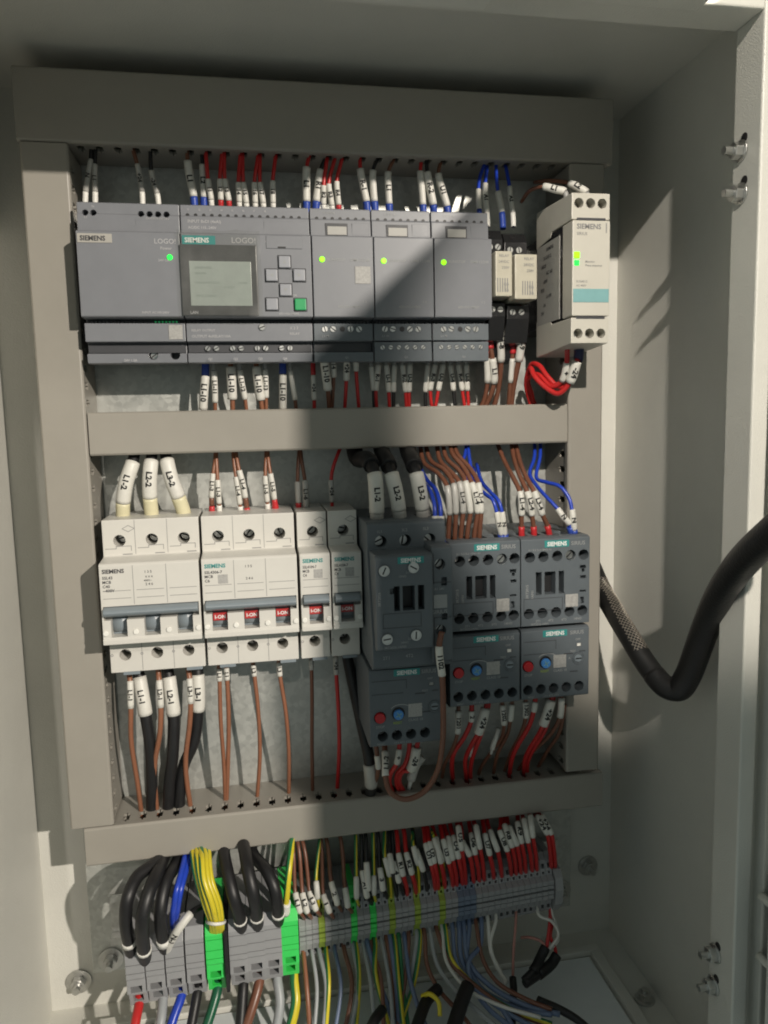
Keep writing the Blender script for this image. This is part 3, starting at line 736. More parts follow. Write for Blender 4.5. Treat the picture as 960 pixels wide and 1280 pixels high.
def overload(x0, zt, label, d=77, w=43.4, h=44.4, dials=None, holes=5, hx0=5.0, hp=8.4, led_on=True):
    x1 = x0+w; zb = zt-h; o = ((x0+x1)/2, 0, zb)
    t = thing('overload_relay', label, 'overload relay', o, 'overload relays under the contactors')
    c = M(o)
    for i in range(holes): c.cyl(x0+hx0+i*hp, zb+7.0, d-12, d+5, 3.15, 18)
    for q in (dials['red'], dials['blue'], dials['dial']): c.cyl(x0+q[0], zt-q[1], d-4, d+5, 3.9 if q is not dials['red'] else 3.6, 20)
    c.box(x0+35.5, x0+38.4, d-3, d+3, zt-12.6, zt-10.4)
    M(o).prism([(14, zb+2), (d-9, zb-.6), (d-3, zb), (d, zb+1.4), (d, zt-1), (d-2, zt), (14, zt)], x0, x1).build('housing', 'contactor', t, bevel=.5, cut=c)
    for i in range(holes): screw(t, o, x0+hx0+i*hp, zb+7.0, d-9, 2.7, ang=random.uniform(0, 3), matn='zinc')
    qx, qz = dials['red']; b = M(o).cyl(x0+qx, zt-qz, d-4, d+1.6, 3.3, 20, 3.0).build('stop_button', 'red_button', t, bevel=.4)
    qx, qz = dials['blue']; M(o).cyl(x0+qx, zt-qz, d-4, d+.4, 3.7, 20).build('dial_seat', 'black', t)
    b = M(o).cyl(x0+qx, zt-qz-.4, d-2, d+1.8, 3.2, 20, 2.9).build('reset_dial', 'blue_dial', t, bevel=.4)
    m = M(o)
    for a in (.5, 2.07): 
        c_, s_ = math.cos(a), math.sin(a)
        m.add([(x0+qx+u*c_-v*s_, d+1.95, zt-qz-.4+u*s_+v*c_) for u, v in ((-2, -.3), (2, -.3), (2, .3), (-2, .3))], [(0, 1, 2, 3)])
    m.build('lettering', 'teal_pale', b)
    qx, qz = dials['dial']; g = M(o); g.ring(x0+qx, zt-qz, d-1.5, d+.3, 2.6, 3.7, 24); g.build('dial_ring', 'contactor', t, bevel=.2)
    b = M(o).cyl(x0+qx, zt-qz, d-4, d+.2, 2.4, 20).build('current_dial', 'toggle', t, bevel=.3)
    M(o).box(x0+qx-1.9, x0+qx+1.9, d+.15, d+.4, zt-qz-.35, zt-qz+.35).build('slot', 'black', b)
    sx, sz = dials['square']; plate_label(t, o, x0+sx, x0+sx+8.2, zt-sz-8, zt-sz, d, 'pale_square', 'rating_square', th=.15)
    M(o).box(x0+35.8, x0+38.1, d-2, d-.3, zt-12.4, zt-10.6).build('trip_flag', 'f_white' if led_on else 'f_grey', t)
    brand(t, o, x0+dials.get('brand', 13.0), zt-1.2, d, 15.5, 4.0)
    letter(t, o, [('SIRIUS', x0+31, d+.12, zt-4.6, 2.3), ('OFF', x0+34.5, d+.12, zt-8.6, 1.3), ('TEST', x0+31, d+.12, zt-15.8, 1.2), ('STOP', x0+dials['red'][0]-2.4, d+.12, zt-dials['red'][1]-6.2, 1.5),
                  ('CLASS 10', x0+sx, d+.12, zt-sz-10.4, 1.5), ('96NC', x0+4, d+.12, zb+1.8, 1.3), ('2T1 4T2 6T3', x0+14, d+.12, zb+1.8, 1.3), ('A', x0+30, d+.12, zt-dials['dial'][1], 1.4)], 'grey_ink')
    letter(t, o, [('RESET', x0+dials['blue'][0]-3, d+.12, zt-dials['blue'][1]-6.2, 1.4)], 'term_yellow')
    m = M(o); f = lambda a, b, za, z_: m.box(x0+a, x0+b, d, d+.14, zt-z_, zt-za)
    f(1.5, 22, 7.4, 7.7); f(1.5, 20, 15.2, 15.5); f(21.8, 22.1, 7.4, 13); f(27, 33, 16.2, 16.9); f(37, 41, 15.2, 15.8); f(31, 36, 27.6, 28.2)
    m.build('seam_lines', 'module_dark', t)
    m = M(o); n = 12
    arc = [(x0+dials['blue'][0]+1.5+6.0*math.cos(a), zt-dials['blue'][1]+6.0*math.sin(a)*.55+1.8) for a in (math.radians(20+i*140/n) for i in range(n+1))]
    for (a, b) in zip(arc, arc[1:]):
        m.add([(a[0], d+.12, a[1]), (b[0], d+.12, b[1]), (b[0], d+.12, b[1]+.55), (a[0], d+.12, a[1]+.55)], [(0, 1, 2, 3)])
    m.build('lettering', 'grey_ink', t)
    return t
small_contactor(198.0, 'dark contactor between the large contactor and the last one, brown wires above', 1.0)
small_contactor(242.0, 'dark contactor nearest the right wire duct')
overload(197.6, -186.4, 'overload relay under the middle contactor, blue dial lit', dials=dict(red=(5.2, 22.6), blue=(16.2, 21.4), dial=(37.2, 20.2), square=(22.6, 17.4), brand=14.6), hx0=5.0, hp=8.4)
overload(242.0, -186.0, 'overload relay under the right contactor, bright red button', dials=dict(red=(4.2, 22.6), blue=(15.2, 20.8), dial=(36.6, 20.0), square=(20.4, 16.8), brand=13.6), hx0=4.2, hp=8.2)

# large contactor
x0, x1 = 149.4, 195.2; o = ((x0+x1)/2, 0, -200)
t = thing('contactor', 'large dark contactor with three thick cables labelled above it', 'contactor', o, 'dark grey motor contactors')
c = M(o)
for k in range(3): c.cyl(157.5+k*14.2, -127.6, 66, 95, 3.5, 18); c.box(154.6+k*14.2, 160.4+k*14.2, 50, 68, -125, -110)
M(o).prism([(8, -199), (88, -199.4), (92, -197), (92, -184), (80, -134), (80, -133), (80, -117.6), (77, -116.4), (8, -116.4)], x0, x1).build('base_housing', 'contactor', t, bevel=.7, cut=c)
for k in range(3): screw(t, o, 157.0+k*14.2, -127.9, 73+k*.6, 2.9, ang=.4+k, matn='steel')
c = M(o)
for a, b in ((160.6, 163.9), (165.4, 172.3), (174.0, 177.6)): c.box(a, b, 88, 104, -163.2, -149.4)
c.box(158.4, 161, 97, 104, -153.6, -150.4)
for q in ((155.4, -140.4), (171.6, -139.4), (156.2, -178.4), (172.4, -177.2)): c.cyl(q[0], q[1], 92, 104, 3.0, 18)
fr = M(o).prism([(70, -186.6), (96, -186.4), (100, -184.6), (100, -133.4), (98, -132), (70, -132)], x0+1.2, 182.6).build('front_block', 'contactor', t, bevel=.9, cut=c)
for a, b in ((160.8, 163.7), (165.6, 172.1), (174.2, 177.4)): M(o).box(a, b, 88.2, 93 if b-a > 5 else 91, -163, -149.6).build('armature_slider', 'black', fr, bevel=.3)
for q in ((155.4, -140.4), (171.6, -139.4), (156.2, -178.4), (172.4, -177.2)):
    screw(fr, o, q[0], q[1], 101, 2.4, ang=random.uniform(0, 3)); M(o).ring(q[0], q[1], 99.6, 101.3, 2.3, 3.0, 20).build('screw_ring', 'steel', fr, bevel=.15)
c = M(o)
for z in (-139.2, -176.8): c.cyl(187.6, z, 88, 104, 3.1, 18)
c.box(188.2, 191.4, 92, 104, -151.4, -146.6); c.box(188.2, 191.4, 92, 104, -170.8, -167.0)
sp = M(o).prism([(60, -197), (92, -196.6), (96, -194), (96.5, -130), (94, -129), (60, -129)], 182.7, 194.6).build('coil_terminal_block', 'contactor', t, bevel=.7, cut=c)
for z in (-139.2, -176.8): screw(sp, o, 187.6, z, 90.5, 2.7, ang=.9, matn='zinc')
m = M(o)
for (a, b, za, zb_) in ((183.6, 184.0, -150, -133), (183.6, 193.6, -149.6, -149.2), (183.6, 184.0, -196, -169.4), (183.6, 193.6, -169.4, -169.0)): m.box(a, b, 96.4, 96.7, za, zb_)
m.build('seam_lines', 'module_dark', sp)
plate_label(sp, o, 183.6, 191.4, -164.0, -156.4, 96.4, 'grey_ink', 'rating_square', th=.15)
letter(sp, o, [('SIRIUS', 182.9, 96.75, -167.0, 2.2), ('A1 24V', 184, 96.75, -153.6, 1.3)], 'grey_ink')
brand(fr, o, 163.0, -133.4, 100, 14.6, 3.8)
letter(fr, o, [('13NO', 163.6, 100.15, -144.6, 1.2), ('21NC', 167.4, 100.15, -142.6, 1.2), ('14NO', 164, 100.15, -181.6, 1.2), ('22NC', 168, 100.15, -179.6, 1.2), ('3RT2026-1AP00', 154.6, 100.15, -184.0, 1.3),
               ('3RT2026', 153.2, 100.15, -160, 1.5, dict(rot=math.pi/2))], 'grey_ink')
letter(t, o, [('2T1', 155, 92.2, -192.6, 1.9), ('4T2', 168, 92.2, -192.2, 1.9), ('1L1', 155.5, 80.15, -122.6, 1.6), ('3L2', 169.6, 80.15, -122.2, 1.6), ('5L3', 182, 80.15, -122, 1.6)], 'grey_ink')
m = M(o)
for (a, b, za, zb_) in ((154.2, 175.6, -164.6, -164.3), (154.2, 175.6, -172.6, -172.3), (154.2, 154.5, -172.6, -164.3), (175.4, 175.7, -172.6, -164.3)): m.box(a, b, 100, 100.15, za, zb_)
m.build('seam_lines', 'module_dark', fr)
overload(148.2, -201.0, 'overload relay under the large contactor, lowest of the three', d=82, w=44.6, h=47.6,
         dials=dict(red=(6.0, 29.2), blue=(16.8, 27.6), dial=(38.6, 25.2), square=(22.8, 22.4), brand=14.6), holes=4, hx0=7.4, hp=8.4, led_on=False)
# ---------------------------------------------------------------- terminal blocks
def zc(x): return -384.8 + 0.05*(x-105)
def big_terminal(name_mat, w):
    c = M(); c.box(w*.24, w*.76, 38, 60, -21.0, -15.6); c.box(w*.2, w*.8, 47, 60, -10.6, -6.4)
    for z in (2.5, 8.0, 15.0): c.box(-1, w+1, 53.6, 60, z-.25, z+.25)
    m = M(); m.prism([(8, -22), (40, -25), (46.5, -24.4), (50.5, -12.6), (54, -11.4), (54, -2), (55, -1), (55, 18), (51, 24), (30, 27), (8, 26)], 0.12, w-.12)
    hb = m.build('terminal_block', name_mat, None, bevel=.4, cut=c)
    me = hb.data; bpy.data.objects.remove(hb)
    m = M(); m.box(w*.26, w*.74, 39, 41, -20.6, -16); m.box(w*.22, w*.78, 47.2, 48.5, -10.4, -6.6)
    s = m.build('clamp', 'zinc', None); ms = s.data; bpy.data.objects.remove(s)
    return me, ms
W_BIG = 11.3
meG, msG = big_terminal('term', W_BIG); meE, msE = big_terminal('term_green', 11.0)
big = [(-0.6, 'term'), (11.0, 'term'), (22.8, 'term'), (34.8, 'term'), (46.8, 'term_green'), (60.8, 'term'), (71.6, 'term'), (82.2, 'term'), (92.8, 'term_green')]
kgrey = 0
for x, mn in big:
    if mn == 'term': lab = 'large grey terminal block, %s of the grey ones' % nth(kgrey); kgrey += 1
    else: lab = 'bright green earth terminal under a bunch of yellow-green wires' if x < 60 else 'bright green earth terminal with one yellow-green wire'
    o = link('terminal_block', meG if mn == 'term' else meE)
    o.location = W3(x, 0, zc(x)); tag(o, lab, 'terminal', 'large terminal blocks')
    q = link('clamp', msG if mn == 'term' else msE, o)
# black end plates between the groups
for x, lab in ((58.2, 'black end plate right of the first green terminal'),):
    o = M((x, 0, zc(x))).prism([(8, zc(x)-24), (52, zc(x)-24), (57, zc(x)-8), (57, zc(x)+20), (40, zc(x)+28), (8, zc(x)+28)], x, x+2.2).build('end_plate', 'black', None, bevel=.3)
    o.location = W3(x, 0, zc(x)); tag(o, lab, 'end plate')
W_S = 4.2
def small_terminal(mn):
    c = M(); c.box(1.0, 3.2, 36, 60, 13.2, 16.4); c.box(1.0, 3.2, 36, 60, -16.4, -13.2)
    c.box(-1, W_S+1, 44.2, 50, -.7, .7); c.box(1.3, 2.9, 39, 60, 9.4, 11.2); c.box(-1, W_S+1, 45.6, 50, 3.2, 3.7); c.box(-1, W_S+1, 45.6, 50, -3.7, -3.2)
    m = M(); m.prism([(8, -20), (36, -22), (40.5, -18.5), (42.5, -9), (46.5, -6.5), (46.5, 6.5), (42.5, 9), (40.5, 18.5), (36, 22), (8, 20)], 0.06, W_S-.06)
    o = m.build('terminal_block', mn, None, bevel=.22, seg=1, cut=c); me = o.data; bpy.data.objects.remove(o); return me
SM = {k: small_terminal(k) for k in ('term', 'term_blue', 'term_yellow', 'term_green')}
marks_y = [(120.4, 45, -384.8)[0], (166.2, 45, -374.9)[0], (182.2, 45, -374.3)[0], (199.6, 45, -371.2)[0]]
marks_g = [(140.7, 45, -382.3)[0], (153.8, 45, -381.4)[0]]
marks_b = [(210.5, 45, -369.9)[0], (213.8, 45, -369.2)[0], (218.2, 45, -369.3)[0]]
cnt = {}
TX0, TN = 104.4, 41
for i in range(TN):
    x = TX0 + i*W_S; k = 'term'
    for q in marks_y:
        if x <= q < x+W_S: k = 'term_yellow'
    for q in marks_g:
        if x <= q < x+W_S: k = 'term_green'
    for q in marks_b:
        if x <= q < x+W_S: k = 'term_blue'
    word = {'term': 'grey', 'term_blue': 'blue', 'term_yellow': 'yellow-green', 'term_green': 'green'}[k]
    n_ = cnt.get(k, 0); cnt[k] = n_+1
    o = link('terminal_block', SM[k]); o.location = W3(x, 0, zc(x))
    tag(o, 'narrow %s terminal block, %s of the narrow %s ones' % (word, nth(n_), word), 'terminal', 'narrow terminal blocks')
x = TX0 + TN*W_S + .4; z = zc(x)
m = M((x, 0, z)); m.prism([(8, z-20), (40, z-20), (47, z-11), (49, z), (47, z+8), (43, z+12), (8, z+14)], x, x+5.5)
o = m.build('end_bracket', 'term', None, bevel=.6); o.location = W3(x, 0, z); tag(o, 'curved grey end bracket closing the terminal row on the right', 'bracket')

# ---------------------------------------------------------------- wires
WORD = {'w_red': 'red', 'w_brown': 'brown', 'w_brown_light': 'brown', 'w_black': 'black', 'w_blue': 'blue', 'w_slate': 'blue', 'w_grey': 'grey', 'w_white': 'white', 'yg': 'yellow-green', 'w_pink': 'pink', 'w_darkgreen': 'dark green'}
K = 6
def sub(path, i, j): return path[max(0, int(i*K)):int(j*K)+1]
def wrap_text(m, path, r, s, h, bold=.045):
    """lettering wrapped round the front of a sleeve, reading down the wire"""
    L = [0.0]
    for a, b in zip(path, path[1:]): L.append(L[-1] + (b-a).length)
    vs, fs, w = fine_glyphs(s, bold); k = h/.70
    if w*k > L[-1]*.92: k *= L[-1]*.92/(w*k)
    s0 = (L[-1] - w*k)/2
    out = []
    for a, b in vs:
        u = s0 + a*k; v = (b - .35)*k
        i = 0
        while i < len(L)-2 and L[i+1] < u: i += 1
        seg = max(L[i+1]-L[i], 1e-6); f = (u-L[i])/seg; p = path[i].lerp(path[i+1], f)
        tg = (path[i+1]-path[i]).normalized()
        side = tg.cross(Vector((0, 1, 0))); side = side.normalized() if side.length > 1e-3 else Vector((1, 0, 0))
        fr = side.cross(tg).normalized(); a_ = max(-1.4, min(1.4, v/r))
        out.append(tuple(p + (r+.09)*(math.sin(a_)*side + math.cos(a_)*fr)))
    m.add(out, fs)
def wire(label, col, pts, r=1.15, sleeves=(), ferrules=(), group=None, name='wire', n=8, cat='wire', seed=None):
    org = pts[-1]; path = catmull(pts, K)
    m = M(org)
    if col == 'yg':
        m.tube(path, r, 10, stripe=(2, 3, 7, 8, 4), twist=.05); o = m.build(name, ['w_yellow', 'w_green'])
    else:
        m.tube(path, r, n); o = m.build(name, col)
    o.location = W3(*org); tag(o, label, cat, group)
    for s in sleeves:
        i, j, rs, txt = s[:4]; mn = s[4] if len(s) > 4 else 'sleeve'
        sp = sub(path, i, j); q = M(org).tube(sp, rs, 12).build('marker_sleeve', mn, o)
        if txt:
            tm = M(org); wrap_text(tm, sp, rs, txt, min(rs*1.35, 3.2)); tm.build('lettering', 'black_ink', q)
    for f in ferrules:
        i, j, mn, rf = f[:4]; sp = sub(path, i, j)
        rr = rf if not isinstance(rf, tuple) else [rf[0]+(rf[1]-rf[0])*q_/(len(sp)-1) for q_ in range(len(sp))]
        M(org).tube(sp, rr, 12).build('ferrule', mn, o)
    return o
def wire_row(where, group, rows, cat='wire', noun='wire'):
    seen = {}
    for rw in rows:
        col = rw[0]; kw = rw[2] if len(rw) > 2 else {}
        w_ = kw.pop('word', WORD.get(col, 'white')); i = seen.get(w_, 0); seen[w_] = i+1
        wire('%s %s %s, %s %s' % (w_, noun, where, nth(i), w_.split()[-1] + ' one'), col, rw[1], group=group, cat=cat, **kw)
def S(a, b, t='', r=1.75, m='sleeve'): return (a, b, r, t, m)
def F(a, b, c, r=1.6): return (a, b, c, r)

# wires from the top duct into the controller modules
E1 = [
 ('w_black', [(5.8,27,99.1), (5.1,27,91.3), (2.8,26,82.4), (0.8,25,74.0), (-0.3,24,64.5)], dict(sleeves=[S(1, 3, 'N', 1.7, 'sleeve_clear')], ferrules=[F(3, 4, 'f_white')])),
 ('w_black', [(8.0,27,98.8), (7.2,27,88.8), (6.4,26,81.7), (6.0,25,74.1), (5.2,24,64.7)], dict(sleeves=[S(1, 3, 'L1', 1.6, 'sleeve_clear')], ferrules=[F(3, 4, 'f_white')])),
 ('w_brown', [(28.0,27,99.1), (30.2,27,89.6), (31.2,26,82.5), (31.8,25,74.9), (31.5,24,65.4)], dict(sleeves=[S(1, 3, '+24', 1.6, 'sleeve_clear')], ferrules=[F(3, 4, 'f_white')])),
 ('w_black', [(38.0,27,98.7), (37.8,27,86.4), (38.7,26,80.6), (40.2,25,74.2), (40.7,24,65.6)], dict(sleeves=[S(1, 3, '-24', 1.6, 'sleeve_clear')], ferrules=[F(3, 4, 'f_white')])),
]
wire_row('above the power supply', 'wires above the controller row', E1)
E2 = [
 ('w_brown', [(58.6,27,99.9), (58.4,27,92.4), (59.4,26,82.1), (60.7,25,73.1), (60.9,24,65.2)], dict(sleeves=[S(1, 3, 'L1', 2.3)], ferrules=[F(3, 4, 'f_blue', 2.2)])),
 ('w_black', [(66.6,26,99.3), (66.6,25,91.2), (66.6,25,82.7), (66.5,24,73.1), (66.3,23,65.7)], dict(sleeves=[S(1, 3, 'L2', 2.0)], ferrules=[F(3, 4, 'f_blue', 2.2)])),
 ('w_red', [(68.9,28,98.7), (69.5,28,82.3), (70.1,27,76.8), (70.7,26,71.3), (70.7,24,64.6)], dict(sleeves=[S(1, 3, '11', 1.7)], ferrules=[F(3, 4, 'f_white')])),
 ('w_red', [(78.5,28,99.0), (76.3,28,82.5), (76.3,27,77.0), (76.2,26,71.4), (76.0,24,64.7)], dict(sleeves=[S(1, 3, '12', 1.7)], ferrules=[F(3, 4, 'f_red')])),
 ('w_red', [(79.4,28,99.1), (79.1,28,82.6), (79.9,27,77.1), (80.8,26,71.1), (80.9,24,64.8)], dict(sleeves=[S(1, 3, '13', 1.7)], ferrules=[F(3, 4, 'f_red')])),
 ('w_red', [(88.9,28,98.1), (86.8,28,81.0), (86.8,27,75.9), (86.8,26,70.4), (86.7,24,64.1)], dict(sleeves=[S(1, 3, '14', 1.7)], ferrules=[F(3, 4, 'f_white')])),
 ('w_red', [(89.9,28,98.1), (89.6,28,81.1), (90.3,27,76.1), (90.9,26,70.0), (91.1,24,64.2)], dict(sleeves=[S(1, 3, '15', 1.7)], ferrules=[F(3, 4, 'f_white')])),
 ('w_red', [(99.1,28,97.6), (96.1,28,81.3), (96.1,27,76.2), (96.1,26,70.2), (96.1,24,64.3)], dict(sleeves=[S(1, 3, '16', 1.7)], ferrules=[F(3, 4, 'f_white')])),
 ('w_red', [(100.0,28,97.6), (99.3,28,81.4), (100.0,27,76.3), (100.8,26,70.3), (101.0,24,64.4)], dict(sleeves=[S(1, 3, '17', 1.7)], ferrules=[F(3, 4, 'f_white')])),
 ('w_red', [(109.3,28,98.0), (106.8,28,82.6), (106.6,27,76.5), (106.6,26,70.5), (106.7,24,64.6)], dict(sleeves=[S(1, 3, '18', 1.7)], ferrules=[F(3, 4, 'f_white')])),
]
wire_row('above the logic controller', 'wires above the controller row', E2)
E3 = [
 ('w_red', [(129.1,27,98.6), (127.2,27,91.3), (126.7,26,82.0), (126.5,25,72.2), (126.3,24,65.1)], dict(sleeves=[S(1, 3, 'L1', 2.4)], ferrules=[F(3, 4, 'f_blue', 2.3)])),
 ('w_black', [(139.1,27,98.1), (135.5,27,90.2), (133.9,26,81.3), (132.5,25,72.4), (131.8,24,65.2)], dict(sleeves=[S(1, 3, 'R1', 2.3)], ferrules=[F(3, 4, 'f_blue', 2.3)])),
 ('w_red', [(139.5,28,96.9), (136.8,28,80.8), (136.7,27,75.6), (136.6,26,70.4), (136.9,24,64.4)], dict(sleeves=[S(1, 3, 'R2', 1.7)], ferrules=[F(3, 4, 'f_white')])),
 ('w_red', [(144.2,28,97.1), (139.9,28,81.8), (140.8,27,75.7), (141.7,26,70.0), (142.2,24,64.6)], dict(sleeves=[S(1, 3, 'R3', 1.7)], ferrules=[F(3, 4, 'f_white')])),
 ('w_red', [(148.6,28,97.2), (144.8,28,83.4), (145.2,27,76.8), (145.8,26,70.6), (146.1,24,64.6)], dict(sleeves=[S(1, 3, 'R4', 1.7)], ferrules=[F(3, 4, 'f_red')])),
]
wire_row('above the first expansion module', 'wires above the controller row', E3)
E4 = [
 ('w_red', [(159.4,27,98.9), (159.4,27,91.5), (161.0,26,82.2), (162.9,25,73.2), (163.6,24,66.0)], dict(sleeves=[S(1, 3, 'R-1', 2.3)], ferrules=[F(3, 4, 'f_blue', 2.3)])),
 ('w_black', [(170.1,27,97.9), (167.2,27,90.9), (167.2,26,82.4), (167.9,25,73.4), (168.4,24,66.1)], dict(sleeves=[S(1, 3, '', 2.1)], ferrules=[F(3, 4, 'f_blue', 2.3)])),
 ('w_brown', [(180.4,27,98.3), (176.6,27,90.3), (176.5,26,81.3), (177.0,25,72.2), (177.3,24,65.4)], dict(sleeves=[S(1, 3, 'L1', 2.1)], ferrules=[F(3, 4, 'f_blue', 2.3)])),
]
wire_row('above the second expansion module', 'wires above the controller row', E4)
E5 = [
 ('w_red', [(197.3,27,98.0), (196.5,27,91.4), (197.3,26,81.9), (198.1,25,72.3), (198.5,24,65.0)], dict(sleeves=[S(1, 3, '', 2.2)], ferrules=[F(3, 4, 'f_blue', 2.3)])),
 ('w_black', [(200.1,28,97.8), (200.5,28,90.8), (202.3,27,81.8), (204.4,26,72.2), (205.3,24,65.2)], dict(sleeves=[S(1, 3, 'R-2', 2.4)], ferrules=[F(3, 4, 'f_blue', 2.3)])),
 ('w_brown', [(209.4,27,97.5), (207.8,27,90.4), (210.4,26,80.9), (213.4,25,71.8), (214.3,24,64.4)], dict(sleeves=[S(1, 3, 'U1', 2.3)], ferrules=[F(3, 4, 'f_blue', 2.3)])),
]
wire_row('above the third expansion module', 'wires above the controller row', E5)
E6 = [
 ('w_blue', [(237.4,27,97.1), (233.3,30,88.0), (231.6,32,80.2), (231.4,34,67.9), (231.2,36,56.9)], dict(sleeves=[S(2, 3, '', 1.7)], ferrules=[F(3, 4, 'f_blue')])),
 ('w_blue', [(238.7,28,95.4), (236.0,32,83.7), (235.5,34,74.6), (235.8,36,65.5), (235.6,38,56.5)], dict(sleeves=[S(1, 3, 'A1', 1.8)], ferrules=[F(3, 4, 'f_white')])),
 ('w_blue', [(244.7,27,97.4), (243.4,32,86.3), (243.5,34,78.6), (245.3,36,65.8), (245.3,38,55.8)], dict(sleeves=[S(2, 3, '', 2.0)], ferrules=[F(3, 4, 'f_blue', 1.9)])),
 ('w_blue', [(250.9,27,96.7), (251.7,32,82.3), (251.5,34,75.0), (252.3,36,66.0), (252.0,38,56.9)], dict(sleeves=[S(1, 3, 'A2', 1.7)], ferrules=[F(3, 4, 'f_white')])),
]
wire_row('above the two small relays', 'wires above the controller row', E6)
E7 = [
 ('w_brown', [(258.3,35,73.0), (258.2,50,75.2), (262.7,60,74.4), (268.5,64,71.8), (273.1,66,70.0), (274.6,66,62.0)], dict(sleeves=[S(2, 4, 'L1', 2.2)], ferrules=[F(4, 5, 'f_grey')])),
 ('w_brown', [(266.7,35,84.7), (271.9,50,81.1), (278.7,60,76.9), (282.9,64,73.1), (286.4,66,69.9), (287.5,66,62.3)], dict(sleeves=[S(2, 4, 'L2', 2.2)], ferrules=[F(4, 5, 'f_grey')])),
]
wire_row('lying over the top of the monitoring relay', 'wires above the controller row', E7)

# wires below the controller modules, running into the middle duct
def down(where, rows): wire_row(where, 'wires below the controller row', rows)
bl = 'w_brown_light'
down('below the logic controller', [
 (bl, [(62.9,25,-20.8), (62.3,26,-30.4), (61.1,26,-39.8), (60.0,25,-50.3), (59.4,22,-58.9)], dict(sleeves=[S(1, 3, 'L1-10', 2.6)], ferrules=[F(0, 1, 'f_blue', 2.3)])),
 (bl, [(67.2,25,-19.9), (67.5,26,-27.6), (67.6,26,-37.1), (67.3,25,-46.1), (66.6,22,-59.0)], dict(sleeves=[S(1, 3, 'L1-11', 1.8)], ferrules=[F(0, 1, 'f_grey', 1.5)])),
 (bl, [(77.5,25,-20.0), (77.5,26,-25.3), (77.6,26,-35.3), (77.6,25,-44.3), (77.1,22,-59.3)], dict(sleeves=[S(1, 3, 'L1-10', 2.9)], r=1.5)),
 (bl, [(82.5,25,-20.0), (82.9,26,-27.2), (83.9,26,-36.3), (85.2,25,-44.5), (86.3,22,-59.5)], dict(sleeves=[S(1, 3, 'L1-12', 1.8)], ferrules=[F(0, 1, 'f_grey', 1.5)])),
 (bl, [(92.3,25,-20.1), (92.8,26,-25.4), (93.5,26,-35.5), (94.6,25,-45.1), (96.0,22,-59.7)], dict(sleeves=[S(1, 3, 'L1-10', 2.9)], r=1.5)),
 (bl, [(98.0,25,-20.1), (98.0,26,-26.9), (97.9,26,-35.5), (97.8,25,-43.7), (97.4,22,-59.7)], dict(sleeves=[S(1, 3, 'L1-13', 1.8)], ferrules=[F(0, 1, 'f_grey', 1.5)])),
 (bl, [(108.8,25,-21.2), (108.5,26,-29.9), (108.1,26,-40.5), (107.7,25,-51.2), (107.5,22,-59.9)], dict(sleeves=[S(1, 3, 'L1-10', 2.4)], ferrules=[F(0, 1, 'f_blue', 2.2)])),
 ('w_brown', [(113.0,25,-20.2), (113.2,26,-27.5), (114.3,26,-36.7), (115.5,25,-45.4), (116.4,22,-60.1)], dict(sleeves=[S(1, 3, '', 1.6)], ferrules=[F(0, 1, 'f_grey', 1.4)])),
 ('w_red', [(127.1,25,-22.3), (127.1,26,-30.6), (127.1,26,-38.4), (127.2,25,-45.6), (127.1,22,-60.4)], dict(sleeves=[S(1, 3, '+24', 1.6)], ferrules=[F(0, 1, 'f_red', 1.5)])),
])
down('below the first expansion module', [
 ('w_brown', [(132.7,37,-12.0), (132.8,38,-19.7), (133.9,34,-29.8), (135.4,30,-39.7), (137.1,22,-59.6)], dict(sleeves=[S(1, 3, 'L1-10', 2.7)], ferrules=[F(0, 1, 'f_blue', 2.5)], r=1.5)),
 ('w_brown', [(138.0,37,-10.2), (138.3,38,-14.0), (138.7,34,-23.1), (139.1,30,-32.0), (137.6,22,-59.6)], dict(sleeves=[S(1, 3, 'L1-14', 1.9)], ferrules=[F(0, 1, 'f_grey', 1.5)])),
 ('w_red', [(147.2,37,-12.1), (146.8,38,-18.8), (146.9,34,-26.1), (146.9,30,-34.0), (145.7,22,-59.8)], dict(sleeves=[S(1, 3, '+24', 2.0)], ferrules=[F(0, 1, 'f_blue', 2.1)])),
 ('w_red', [(152.3,37,-11.2), (152.2,38,-16.9), (152.6,34,-22.3), (153.1,30,-28.2), (155.9,22,-60.0)], dict(sleeves=[S(1, 3, '1', 1.9)], ferrules=[F(0, 1, 'f_red', 1.7)])),
])
